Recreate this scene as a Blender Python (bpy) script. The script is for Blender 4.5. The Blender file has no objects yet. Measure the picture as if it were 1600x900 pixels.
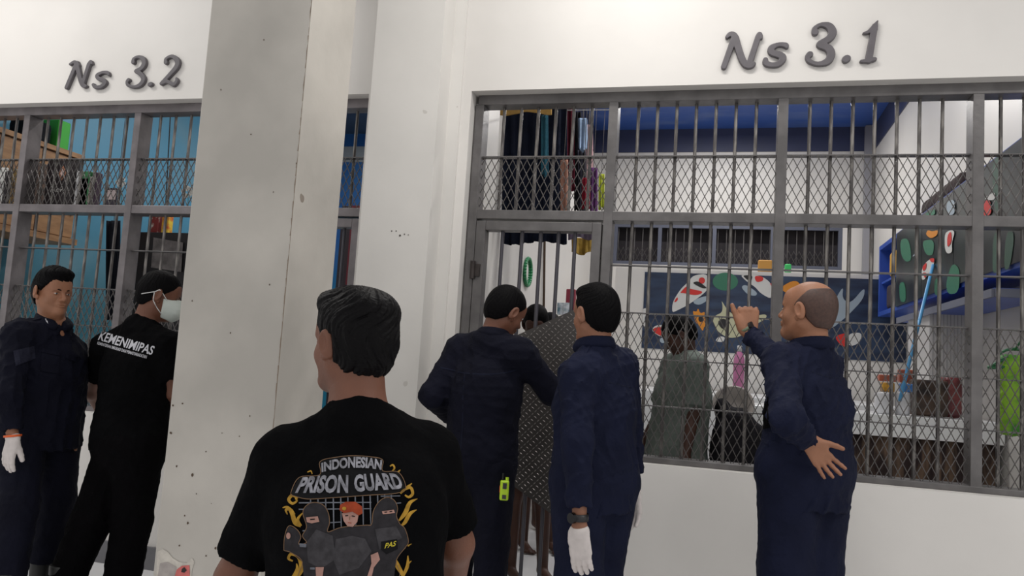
import bpy, bmesh, math, random
import numpy as np
from mathutils import Vector, Matrix, noise
from mathutils.bvhtree import BVHTree
random.seed(7); RNG = np.random.RandomState(5)
C = bpy.context.scene.collection
scene = bpy.context.scene

# ------------------------------------------------------------------ camera
HC = 1.35; FPX = 1227.28
MC = np.array([[0.9668040877709526, 0.24772585893423013, 0.06262391463869049],
               [0.037236009841942745, 0.10587640087095619, -0.9936818742986426],
               [-0.2527910905084015, 0.9630275627176569, 0.09313741463913779]])
cam_d = bpy.data.cameras.new('camera'); cam = bpy.data.objects.new('camera', cam_d); C.objects.link(cam)
rows = np.array([MC[0], -MC[1], -MC[2]])          # right, up, back
mw = Matrix.Identity(4)
for i in range(3):
    for j in range(3): mw[j][i] = rows[i][j]
mw.translation = Vector((0, 0, HC)); cam.matrix_world = mw
cam_d.sensor_width = 36; cam_d.lens = FPX * 36 / 1600; cam_d.clip_start = .05
scene.camera = cam
scene.view_settings.view_transform = 'Standard'; scene.view_settings.look = 'None'
scene.view_settings.gamma = 1; scene.view_settings.use_curve_mapping = False
scene.view_settings.exposure = 0.0

# ------------------------------------------------------------------ light
world = bpy.data.worlds.new('night_block'); scene.world = world; world.use_nodes = True
bg = world.node_tree.nodes['Background']; bg.inputs[0].default_value = (1, .985, .97, 1); bg.inputs[1].default_value = .74
def lamp(name, loc, size, sy, power, col=(1, .97, .93), rot=(0, 0, 0)):
    d = bpy.data.lights.new(name, 'AREA'); d.shape = 'RECTANGLE'; d.size = size; d.size_y = sy; d.energy = power; d.color = col
    o = bpy.data.objects.new(name, d); C.objects.link(o); o.location = loc; o.rotation_euler = rot; return o
lamp('corridor_tube_light', (-.45, 3.0, 4.15), 1.2, .25, 32)
lamp('corridor_tube_light', (-4.9, 2.9, 4.3), 1.2, .25, 30)
lamp('corridor_tube_light', (2.6, 1.6, 4.3), 1.2, .25, 30)
lamp('cell_tube_light', (.1, 5.6, 4.3), 1.2, .12, 46)
lamp('cell_tube_light', (.1, 8.3, 4.3), 1.2, .12, 50)
lamp('cell_tube_light', (-3.6, 5.6, 4.3), 1.2, .12, 38)
lamp('cell_tube_light', (-3.6, 8.0, 4.3), 1.2, .12, 45)

# ------------------------------------------------------------------ helpers
def W(px, py, Y):
    r = MC.T @ np.array([(px-800)/FPX, (py-450)/FPX, 1.]); q = r*(Y/r[1]); q[2] += HC; return q
def WX(px, Y, z):                                   # point at depth Y and height z seen in column px
    k = (px-800)/FPX; a = MC[0]-k*MC[2]; return np.array([-(a[1]*Y+a[2]*(z-HC))/a[0], Y, z])

def tag(o, label=None, cat=None, group=None, kind=None):
    if label: o['label'] = label
    if cat: o['category'] = cat
    if group: o['group'] = group
    if kind: o['kind'] = kind
    return o
def thing(name, label, cat, loc=(0, 0, 0), group=None):
    o = bpy.data.objects.new(name, None); C.objects.link(o); o.location = loc; o.empty_display_size = .1
    return tag(o, label, cat, group)
def link(name, me, mat, parent=None, smooth=False):
    for m in (mat if isinstance(mat, (list, tuple)) else [mat]): me.materials.append(m)
    o = bpy.data.objects.new(name, me); C.objects.link(o)
    if smooth:
        me.polygons.foreach_set('use_smooth', [True]*len(me.polygons))
    if parent is not None:
        o.parent = parent
        if parent.type == 'EMPTY': o.matrix_parent_inverse = Matrix.Translation(-parent.location)   # all meshes are built in world coordinates
    return o
def root_loc(p):
    v = Vector((0, 0, 0))
    while p is not None:
        if p.type == 'EMPTY': v += p.location
        p = p.parent
    return v
class MB:
    def __init__(s): s.v = []; s.f = []; s.mi = []
    def add(s, v, f, mi=0):
        n = len(s.v); s.v += [tuple(map(float, q)) for q in v]; s.f += [tuple(n+i for i in g) for g in f]; s.mi += [mi]*len(f)
    def box(s, x0, x1, y0, y1, z0, z1, mi=0):
        s.add([(x0, y0, z0), (x1, y0, z0), (x1, y1, z0), (x0, y1, z0), (x0, y0, z1), (x1, y0, z1), (x1, y1, z1), (x0, y1, z1)],
              [(3, 2, 1, 0), (4, 5, 6, 7), (0, 1, 5, 4), (1, 2, 6, 5), (2, 3, 7, 6), (3, 0, 4, 7)], mi)
    def bar(s, a, b, r, n=8, r2=None, mi=0):
        a = np.array(a, float); b = np.array(b, float); d = b-a; d /= np.linalg.norm(d)
        u = np.cross(d, [0, 0, 1.] if abs(d[2]) < .9 else [0, 1., 0]); u /= np.linalg.norm(u); w = np.cross(d, u)
        r2 = r if r2 is None else r2; v = []
        for p, rr in ((a, r), (b, r2)):
            for i in range(n):
                t = 2*math.pi*(i+.5)/n; v.append(p+rr*(math.cos(t)*u+math.sin(t)*w))
        f = [(i, i+n, (i+1) % n+n, (i+1) % n) for i in range(n)]+[tuple(range(n)), tuple(range(2*n-1, n-1, -1))]
        s.add(v, f, mi)
    def prism(s, pts, y0, y1, mi=0):                # polygon in X,Z extruded along Y
        n = len(pts); v = [(x, y0, z) for x, z in pts]+[(x, y1, z) for x, z in pts]
        s.add(v, [tuple(range(n)), tuple(range(2*n-1, n-1, -1))]+[(i, i+n, (i+1) % n+n, (i+1) % n) for i in range(n)], mi)
    def lathe(s, c, prof, n=20, mi=0):              # profile of (r, z) round a vertical axis
        v = []
        for r, z in prof:
            for i in range(n):
                t = 2*math.pi*i/n; v.append((c[0]+r*math.cos(t), c[1]+r*math.sin(t), c[2]+z))
        f = []
        for k in range(len(prof)-1):
            for i in range(n): f.append((k*n+i, k*n+(i+1) % n, (k+1)*n+(i+1) % n, (k+1)*n+i))
        f.append(tuple(range(n-1, -1, -1))); f.append(tuple((len(prof)-1)*n+i for i in range(n)))
        s.add(v, f, mi)
    def build(s, name, mat, parent=None, smooth=False, bevel=0, fix=True):
        me = bpy.data.meshes.new(name); me.from_pydata(s.v, [], s.f)
        me.polygons.foreach_set('material_index', s.mi)
        if fix:
            bm = bmesh.new(); bm.from_mesh(me); bmesh.ops.recalc_face_normals(bm, faces=bm.faces); bm.to_mesh(me); bm.free()
        o = link(name, me, mat, parent, smooth)
        if bevel:
            m = o.modifiers.new('bevel', 'BEVEL'); m.width = bevel; m.segments = 2; m.limit_method = 'ANGLE'
        return o

def nodes(m): return m.node_tree.nodes, m.node_tree.links
def mat(name, col, rough=.6, metal=0, var=0, vscale=3, bump=0, bscale=40, col2=None, spec=.5, coat=0, contrast=(.35, .65), emit=None, stretch=None, rvar=0):
    m = bpy.data.materials.new(name); m.use_nodes = True; N, L = nodes(m); b = N['Principled BSDF']
    b.inputs['Base Color'].default_value = (*col, 1); b.inputs['Roughness'].default_value = rough; b.inputs['Metallic'].default_value = metal
    b.inputs['Specular IOR Level'].default_value = spec; b.inputs['Coat Weight'].default_value = coat
    if emit: b.inputs['Emission Color'].default_value = (*emit[0], 1); b.inputs['Emission Strength'].default_value = emit[1]
    co = N.new('ShaderNodeTexCoord'); src = co.outputs['Object']
    if stretch:
        mp = N.new('ShaderNodeMapping'); mp.inputs['Scale'].default_value = stretch; L.new(src, mp.inputs[0]); src = mp.outputs[0]
    if var or col2:
        n = N.new('ShaderNodeTexNoise'); n.inputs['Scale'].default_value = vscale; n.inputs['Detail'].default_value = 6; L.new(src, n.inputs[0])
        r = N.new('ShaderNodeValToRGB'); r.color_ramp.elements[0].position = contrast[0]; r.color_ramp.elements[1].position = contrast[1]
        c2 = col2 if col2 else tuple(c*(1-var) for c in col)
        r.color_ramp.elements[0].color = (*c2, 1); r.color_ramp.elements[1].color = (*col, 1)
        L.new(n.outputs[0], r.inputs[0]); L.new(r.outputs[0], b.inputs['Base Color'])
        if rvar:
            mr = N.new('ShaderNodeMapRange'); mr.inputs['To Min'].default_value = rough-rvar; mr.inputs['To Max'].default_value = rough+rvar
            L.new(n.outputs[0], mr.inputs[0]); L.new(mr.outputs[0], b.inputs['Roughness'])
    if bump:
        n2 = N.new('ShaderNodeTexNoise'); n2.inputs['Scale'].default_value = bscale; n2.inputs['Detail'].default_value = 4; L.new(src, n2.inputs[0])
        bp = N.new('ShaderNodeBump'); bp.inputs['Strength'].default_value = bump; bp.inputs['Distance'].default_value = .01
        L.new(n2.outputs[0], bp.inputs['Height']); L.new(bp.outputs[0], b.inputs['Normal'])
    return m
def speckle(m, col, scale, thr, amt=.8):            # small dark marks of wear with their own shape
    N, L = nodes(m); b = N['Principled BSDF']; s = b.inputs['Base Color']
    co = N.new('ShaderNodeTexCoord'); v = N.new('ShaderNodeTexVoronoi'); v.inputs['Scale'].default_value = scale; v.inputs['Randomness'].default_value = 1
    nz = N.new('ShaderNodeTexNoise'); nz.inputs['Scale'].default_value = scale*2.7
    ad = N.new('ShaderNodeVectorMath'); ad.operation = 'ADD'; sc = N.new('ShaderNodeVectorMath'); sc.operation = 'SCALE'; sc.inputs['Scale'].default_value = .03
    L.new(co.outputs['Object'], nz.inputs[0]); L.new(nz.outputs['Color'], sc.inputs[0]); L.new(co.outputs['Object'], ad.inputs[0]); L.new(sc.outputs[0], ad.inputs[1]); L.new(ad.outputs[0], v.inputs[0])
    sep = N.new('ShaderNodeSeparateColor'); L.new(v.outputs['Color'], sep.inputs[0])
    mt = N.new('ShaderNodeMath'); mt.operation = 'MULTIPLY'; mt.inputs[1].default_value = thr; L.new(sep.outputs[0], mt.inputs[0])
    lt = N.new('ShaderNodeMath'); lt.operation = 'LESS_THAN'; L.new(v.outputs['Distance'], lt.inputs[0]); L.new(mt.outputs[0], lt.inputs[1])
    pick = N.new('ShaderNodeMath'); pick.operation = 'GREATER_THAN'; pick.inputs[1].default_value = .5; L.new(sep.outputs[1], pick.inputs[0])
    mu = N.new('ShaderNodeMath'); mu.operation = 'MULTIPLY'; L.new(lt.outputs[0], mu.inputs[0]); L.new(pick.outputs[0], mu.inputs[1])
    am = N.new('ShaderNodeMath'); am.operation = 'MULTIPLY'; am.inputs[1].default_value = amt; L.new(mu.outputs[0], am.inputs[0])
    mx = N.new('ShaderNodeMix'); mx.data_type = 'RGBA'
    if s.links: L.new(s.links[0].from_socket, mx.inputs['A'])
    else: mx.inputs['A'].default_value = s.default_value
    mx.inputs['B'].default_value = (*col, 1); L.new(am.outputs[0], mx.inputs['Factor']); L.new(mx.outputs['Result'], s)
    return m

M = {}
M['wall'] = speckle(mat('white_wall_paint', (.74, .715, .685), .5, var=.13, vscale=.9, bump=.12, bscale=9), (.42, .38, .33), 3.2, .10, .35)
M['column'] = speckle(mat('grey_plaster', (.53, .50, .455), .6, var=.26, vscale=1.6, bump=.18, bscale=14), (.16, .12, .09), 7, .15, .75)
M['pil'] = speckle(mat('off_white_plaster', (.70, .68, .65), .55, var=.08, vscale=2, bump=.15, bscale=10), (.36, .33, .29), 6, .12, .4)
M['steel'] = mat('grey_painted_steel', (.15, .142, .142), .38, .35, var=.3, vscale=9, bump=.08, bscale=60)
M['steel_warm'] = mat('grey_painted_steel_worn', (.19, .172, .178), .36, .35, var=.3, vscale=9, bump=.08, bscale=60)
M['bar'] = mat('worn_steel_bar', (.24, .225, .21), .3, .5, col2=(.10, .092, .09), vscale=9, stretch=(6, 6, 1), contrast=(.45, .62), bump=.1, bscale=50)
M['mesh'] = mat('expanded_steel', (.085, .078, .076), .4, .5)
M['floor'] = mat('white_tile_floor', (.78, .78, .79), .22, var=.05, vscale=2)
M['base'] = mat('grey_baseboard_paint', (.15, .148, .16), .5, var=.15, vscale=8)
M['inwhite'] = mat('cell_white_paint', (.72, .70, .67), .38, var=.05, vscale=1.5)
M['tile'] = mat('white_glazed_tile', (.88, .89, .90), .15)
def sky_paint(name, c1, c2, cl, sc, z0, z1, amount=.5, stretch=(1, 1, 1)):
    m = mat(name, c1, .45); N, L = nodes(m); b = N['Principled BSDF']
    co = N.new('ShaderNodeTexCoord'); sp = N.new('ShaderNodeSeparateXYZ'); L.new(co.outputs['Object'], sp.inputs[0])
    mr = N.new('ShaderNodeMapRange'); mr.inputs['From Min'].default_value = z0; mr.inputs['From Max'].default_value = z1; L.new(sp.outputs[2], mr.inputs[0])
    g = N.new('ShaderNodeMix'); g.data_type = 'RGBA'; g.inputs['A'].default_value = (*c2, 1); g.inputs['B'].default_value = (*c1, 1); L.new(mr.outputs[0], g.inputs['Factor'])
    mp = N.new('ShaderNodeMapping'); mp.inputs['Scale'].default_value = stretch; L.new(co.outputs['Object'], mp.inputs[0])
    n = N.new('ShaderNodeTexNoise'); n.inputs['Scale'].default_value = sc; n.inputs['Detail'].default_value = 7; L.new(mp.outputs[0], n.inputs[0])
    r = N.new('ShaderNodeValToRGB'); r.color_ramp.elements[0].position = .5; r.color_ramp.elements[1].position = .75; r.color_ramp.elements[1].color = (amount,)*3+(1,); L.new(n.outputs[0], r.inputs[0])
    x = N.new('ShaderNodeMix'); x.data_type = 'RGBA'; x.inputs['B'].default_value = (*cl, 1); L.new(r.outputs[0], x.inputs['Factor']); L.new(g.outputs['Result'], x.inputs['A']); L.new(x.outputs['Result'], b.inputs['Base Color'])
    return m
M['ceil_sky'] = sky_paint('blue_sky_mural_paint', (.045, .12, .45), (.03, .06, .2), (.25, .32, .5), 1.4, 3, 4.5, .45, (1, 2.5, 1))
M['band'] = mat('dark_blue_grey_paint', (.045, .055, .12), .5, var=.2, vscale=2)
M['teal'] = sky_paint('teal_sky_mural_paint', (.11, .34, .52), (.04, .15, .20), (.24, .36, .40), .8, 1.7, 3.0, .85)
M['bluewall'] = sky_paint('deep_blue_mural_paint', (.02, .10, .32), (.02, .2, .32), (.1, .25, .42), 1.2, 1.9, 2.6, .3)
M['navy_mural'] = mat('navy_pond_mural_paint', (.012, .02, .05), .35, col2=(.03, .055, .11), vscale=2.5, stretch=(1, 1, 5))
M['dark'] = mat('dark_night_view', (.016, .014, .018), .8, col2=(.03, .025, .03), vscale=3)

# ------------------------------------------------------------------ setting
YW = 4.104; YB = 4.32                               # front and back face of the cell front wall
def struct(o): o['kind'] = 'structure'; return o
def wallpiece(name, boxes, m):
    b = MB()
    for q in boxes: b.box(*q)
    return struct(b.build(name, m))
wallpiece('wall_front', [(-9, 6, YW, YB, 2.857, 5.6),                 # over both openings
                         (-9, -2.745, YW, YB, -.02, .875), (-2.015, -1.385, YW, YB, -.02, 2.857),
                         (-.585, 6, YW, YB, -.02, .875), (2.35, 6, YW, YB, .875, 2.857), (-9, -5.95, YW, YB, .875, 2.857)], M['wall'])
wallpiece('trim_1', [(-1.915, -1.511, 3.92, YW, -.02, 5.6)], M['pil'])
wallpiece('trim_2', [(-1.511, -1.44, YW-.02, YW, -.02, 5.6)], M['pil'])
b = MB(); b.box(-2.224, -1.725, 2.9, 3.30, -.02, 5.6); col_o = struct(b.build('trim_3', M['column'], bevel=.006))
wallpiece('floor', [(-9, 6, -1.5, YB, -.06, 0), (-9, 6, YB, 10.2, -.06, 0)], M['floor'])
wallpiece('baseboard_left', [(-9, -2.80, YW-.018, YW, 0, .13)], M['base'])
wallpiece('baseboard_right', [(-.58, 6, YW-.018, YW, 0, .13)], M['base'])
# right cell shell
XL, XR, YK, ZC = -1.6, 1.73, 9.83, 4.385
wallpiece('wall_left', [(-1.85, XL, YB, YK, 0, 5)], M['inwhite'])
wallpiece('wall_right', [(XR, XR+.2, YB, YK, 0, 5)], M['inwhite'])
wallpiece('wall_back', [(XL, XR, YK, YK+.2, 0, 2.66), (XL, XR, YK, YK+.2, 3.17, 5), (XL, -1.29, YK, YK+.2, 2.66, 3.17), (1.40, XR, YK, YK+.2, 2.66, 3.17)], M['inwhite'])
wallpiece('trim_4', [(XL, XR, YK-.012, YK, 4.09, ZC), (XL, XL+.012, YB, YK-.012, 4.09, ZC), (XR-.012, XR, YB, YK-.012, 4.09, ZC)], M['band'])
wallpiece('ceiling', [(XL, XR, YB, YK, ZC, ZC+.1)], M['ceil_sky'])
wallpiece('trim_5', [(XL, -1.40, YB, 4.75, 0, ZC)], M['inwhite'])        # stub behind the door jamb
# left cell shell
XL2, XR2 = -5.83, -2.06
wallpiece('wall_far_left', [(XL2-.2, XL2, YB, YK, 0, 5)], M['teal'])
wallpiece('wall_middle', [(XR2, -1.85, YB, YK, 0, 5)], M['inwhite'])
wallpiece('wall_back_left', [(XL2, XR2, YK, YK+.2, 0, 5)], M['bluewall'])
wallpiece('trim_6', [(XL2, XR2, YK-.012, YK, 3.98, 4.2)], mat('pale_grey_paint', (.33, .34, .36), .5))
wallpiece('ceiling_left', [(XL2, XR2, YB, YK, 4.385, 4.485)], mat('blue_grey_ceiling_paint', (.055, .085, .14), .5, var=.3, vscale=2))
# back window of the right cell
w = struct(thing('window_1', None, None, (0.05, YK, 2.66)))
b = MB(); b.box(-1.29, 1.40, YK+.19, YK+.2, 2.66, 3.17); b.build('night_backing', M['dark'], w)  # dark sheet closing the recess, its colour stands in for the night outside
b = MB(); fr = .03
b.box(-1.29, 1.40, YK, YK+.05, 2.66, 2.70); b.box(-1.29, 1.40, YK, YK+.05, 3.13, 3.17)
for x in (-1.29, -.74, -.08, .60, 1.36): b.box(x, x+.045, YK-.002, YK+.05, 2.66, 3.17)
b.build('window_frame', mat('blue_grey_window_steel', (.10, .11, .15), .5, .2), w)
b = MB()
for i in range(26): x = -1.24+i*.102; b.bar((x, YK+.06, 2.68), (x, YK+.06, 3.15), .006, 6)
b.build('window_bars', M['steel'], w)
def lattice(x0, x1, z0, z1, y, r=.0027, px=.0417, k=1.955, ph=0):
    b = MB()
    for s in (1, -1):
        c0 = math.floor((min(s*z0, s*z1)-k*x1)/(k*px))-1; c1 = math.ceil((max(s*z0, s*z1)-k*x0)/(k*px))+1
        for c in range(c0, c1):
            cc = (c+ph)*k*px                              # s*z = k*x + cc
            pts = []
            for x in (x0, x1):
                z = s*(k*x+cc)
                if z0 <= z <= z1: pts.append((x, z))
            for z in (z0, z1):
                x = (s*z-cc)/k
                if x0 < x < x1: pts.append((x, z))
            if len(pts) >= 2:
                pts.sort(); a, e = pts[0], pts[-1]
                if abs(a[0]-e[0]) > .002: b.bar((a[0], y+.0016*s, a[1]), (e[0], y+.0016*s, e[1]), r, 4)
    return b
lattice(-1.26, 1.37, 2.68, 2.88, YK+.03, .003, .06).build('window_mesh', M['mesh'], w, fix=False)

# ------------------------------------------------------------------ grilles
ZB, ZT = .875, 2.857
def grille(name, label, x0, x1, posts, bays, door, mm, sill):
    g = thing(name, label, 'grille', ((x0+x1)/2, 4.23, ZB))
    xa, xb = sill
    for z0, z1, nm in ((2.80, ZT, 'top_rail'), (2.14, 2.192, 'middle_rail')):
        b = MB(); b.box(x0, x1, 4.18 if nm == 'top_rail' else 4.178, 4.282, z0, z1); b.build(nm, mm, g, bevel=.003)
    b = MB(); b.box(xa, xb, 4.172, 4.286, ZB, .905); b.build('bottom_rail', mm, g, bevel=.003)
    for p in posts:
        b = MB(); b.box(p, p+.05, 4.174, 4.286, ZB if xa-.06 <= p <= xb-.06 or p+.05 < xb and p >= xa-.06 else 0, 2.80); b.build('post', mm, g, bevel=.003)
    for (a, e, up, lo) in bays:
        # upper and lower fields
        for x in up: b = MB(); b.bar((x, 4.247, 2.15), (x, 4.247, 2.82), .0092, 10); b.build('bar', M['bar'], g, smooth=False)
        for x in lo: b = MB(); b.bar((x, 4.247, .89), (x, 4.247, 2.15), .0092, 10); b.build('bar', M['bar'], g)
        b = MB(); b.box(a, e, 4.212, 4.26, 2.503, 2.509); b.build('flat_strip', M['steel'], g)
        lattice(a, e, 2.192, 2.504, 4.208).build('wire_mesh', M['mesh'], g, fix=False)
        if lo:
            for z in (1.905, 1.65, 1.41, 1.165): b = MB(); b.box(a, e, 4.214, 4.26, z-.003, z+.003); b.build('flat_strip', M['steel'], g)
            lattice(a, e, .905, 1.65, 4.208, ph=.5).build('wire_mesh', M['mesh'], g, fix=False)
    return g
def seq(a, d, n): return [a+d*i for i in range(n)]
grille('cell_grille', 'grey steel bar and mesh grille of the right cell under the sign 3.1', -1.366, 2.35,
       [-1.378, -.611, .272, 1.18, 2.09],
       [(-1.328, -.611, [-1.225, -1.123, -1.023, -.921, -.819, -.714], []),
        (-.561, .272, seq(-.456, .1037, 7), seq(-.461, .1037, 7)),
        (.322, 1.18, seq(.434, .1045, 7), seq(.430, .1045, 7)),
        (1.23, 2.09, seq(1.322, .102, 7), seq(1.316, .102, 7)), (2.14, 2.35, [2.24], [2.24])], (-1.325, -.618), M['steel'], (-.612, 2.35))
grille('cell_grille', 'grey steel bar and mesh grille of the left cell under the sign 3.2', -5.95, -2.0,
       [-5.50, -4.575, -3.69, -2.80, -2.035],
       [(-5.95, -5.50, [-5.85, -5.75, -5.65], [-5.85, -5.75, -5.65]), (-5.45, -4.575, seq(-5.335, .1045, 7), seq(-5.335, .1045, 7)),
        (-4.525, -3.69, seq(-4.445, .1066, 7), seq(-4.445, .1066, 7)), (-3.64, -2.80, seq(-3.547, .1155, 7), seq(-3.547, .1155, 7)),
        (-2.75, -2.035, seq(-2.65, .1, 6), [])], (-2.745, -2.040), M['steel_warm'], (-5.95, -2.75))
def door(label, x0, x1, mm, bars, hinge_x, plate):
    d = thing('cell_door', label, 'door', ((x0+x1)/2, 4.21, .02))
    b = MB()
    b.box(x0, x0+.054, 4.17, 4.25, .02, 2.127); b.box(x1-.05, x1, 4.17, 4.25, .02, 2.127)
    b.box(x0+.054, x1-.05, 4.172, 4.248, 2.075, 2.127); b.box(x0+.054, x1-.05, 4.172, 4.248, .02, .075)
    b.build('door_frame', mm, d, bevel=.003)
    for x in bars: q = MB(); q.bar((x, 4.215, .06), (x, 4.215, 2.09), .0105, 10); q.build('bar', M['doorbar'], d)
    if hinge_x is not None:
        for z in (1.845, .45):
            q = MB(); q.bar((hinge_x, 4.155, z-.05), (hinge_x, 4.155, z+.05), .014, 12); q.box(hinge_x, hinge_x+.04, 4.157, 4.172, z-.035, z+.035)
            q.build('hinge', mat('dark_rusty_hinge', (.05, .04, .038), .5, .4, var=.4, vscale=30), d)
    if plate:
        pm = mat('dark_checker_plate', (.085, .078, .075), .38, .55, var=.2, vscale=6)
        poly = [(-1.19, 1.425), (-.66, 1.69), (-.66, .48), (-1.19, .79)]
        q = MB(); q.prism(poly, 4.166, 4.171)
        o = q.build('checker_plate', pm, d)
        q = MB(); n = 0
        def inside(x, z): 
            return -1.18 < x < -.668 and z < 1.425+(x+1.19)*.5-.012 and z > .79-(x+1.19)*.585+.012
        s = .0165
        for i in range(40):
            for j in range(90):
                x = -1.2+i*s; z = .45+j*s
                if not inside(x, z) or (i+j) % 2: continue
                a = math.radians(50 if ((i-j)//2) % 2 else -35); L = .0115; w_ = .0035
                ca, sa = math.cos(a), math.sin(a)
                ring = [(-L, 0), (0, -w_), (L, 0), (0, w_)]
                v = [(x+u*ca-t*sa, 4.1665, z+u*sa+t*ca) for u, t in ring]+[(x+u*.55*ca-t*.3*sa, 4.1640, z+u*.55*sa+t*.3*ca) for u, t in ring]
                q.add(v, [(4, 5, 6, 7), (0, 1, 5, 4), (1, 2, 6, 5), (2, 3, 7, 6), (3, 0, 4, 7)])
        q.build('tread_pattern', mat('polished_tread', (.30, .28, .27), .28, .7), o)
    return d
M['doorbar'] = mat('dark_steel_door_bar', (.075, .072, .085), .4, .4)
door('closed barred steel door of the right cell with a dark checker plate', -1.325, -.618, M['steel'], [-1.180, -1.067, -.960, -.859, -.766], -1.325, True)
door('closed barred steel door of the left cell seen between the two columns', -2.745, -2.040, M['steel_warm'], [-2.60, -2.49, -2.38, -2.27, -2.155], None, False)

# ------------------------------------------------------------------ signed distance modelling
BIG = 9.
def smin(a, b, k):
    h = np.maximum(k-np.abs(a-b), 0)/k; return np.minimum(a, b)-h*h*k*.25
def _v(x): return np.array(x, np.float32)
def nrm(v): v = np.array(v, float); return v/np.linalg.norm(v)
def rc(a, b, ra, rb, flat=None, clip=None, k=.03, op='u'):
    """round cone; flat=(dir, s) squeezes it along dir, clip=(point, normal) cuts it"""
    a = np.array(a, float); b = np.array(b, float)
    def d(P, a=a, b=b):
        P = P.astype(np.float32)
        if flat is not None:
            n = nrm(flat[0]); s = flat[1]
            P2 = P+((P-_v(a))@_v(n))[..., None]*_v(n)*(1/s-1); bb = b+n*((b-a)@n)*(1/s-1)
        else: P2 = P; bb = b
        pa = P2-_v(a); ba = _v(bb-a); L2 = float(ba@ba)+1e-12
        t = np.clip(pa@ba/L2, 0, 1); r = ra+(rb-ra)*t
        q = np.linalg.norm(pa-t[..., None]*ba, axis=-1)-r
        if flat is not None: q = q*flat[1]**.5
        if clip is not None: q = np.maximum(q, (P-_v(clip[0]))@_v(nrm(clip[1])))
        return q
    return (d, op, k)
def el(c, rad, F=None, k=.03, op='u'):
    """ellipsoid, frame F = (right, forward, up) rows"""
    c = np.array(c, float); A = np.eye(3) if F is None else np.array(F, float); r = _v(rad)
    def d(P):
        p = (P.astype(np.float32)-_v(c))@_v(A).T
        k0 = np.linalg.norm(p/r, axis=-1); k1 = np.linalg.norm(p/(r*r), axis=-1)+1e-6
        return k0*(k0-1)/k1
    return (d, op, k)
def plane(p, n, k=.004):                            # keep the side opposite to n
    p = np.array(p, float); n = nrm(n)
    return (lambda P: (P.astype(np.float32)-_v(p))@_v(n), 'i', k)
def local(prims, c, F, s=1.):                       # prims given in a frame: right, forward, up
    c = np.array(c, float); A = _v(F)
    return [((lambda P, d=d: d((P.astype(np.float32)-_v(c))@A.T/s)*s), op, k*s) for d, op, k in prims]
def comb(F, D, op, k):
    if op == 'u': return smin(F, D, k)
    if op == 's': return -smin(-F, D, k)
    return -smin(-F, -D, k)
def field(prims, P, disp=None):
    F = np.full(P.shape[:-1], 9., np.float32)
    for d, op, k in prims: F = comb(F, d(P).astype(np.float32), op, k)
    if disp is not None: F = F+disp(P)
    return F
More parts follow.
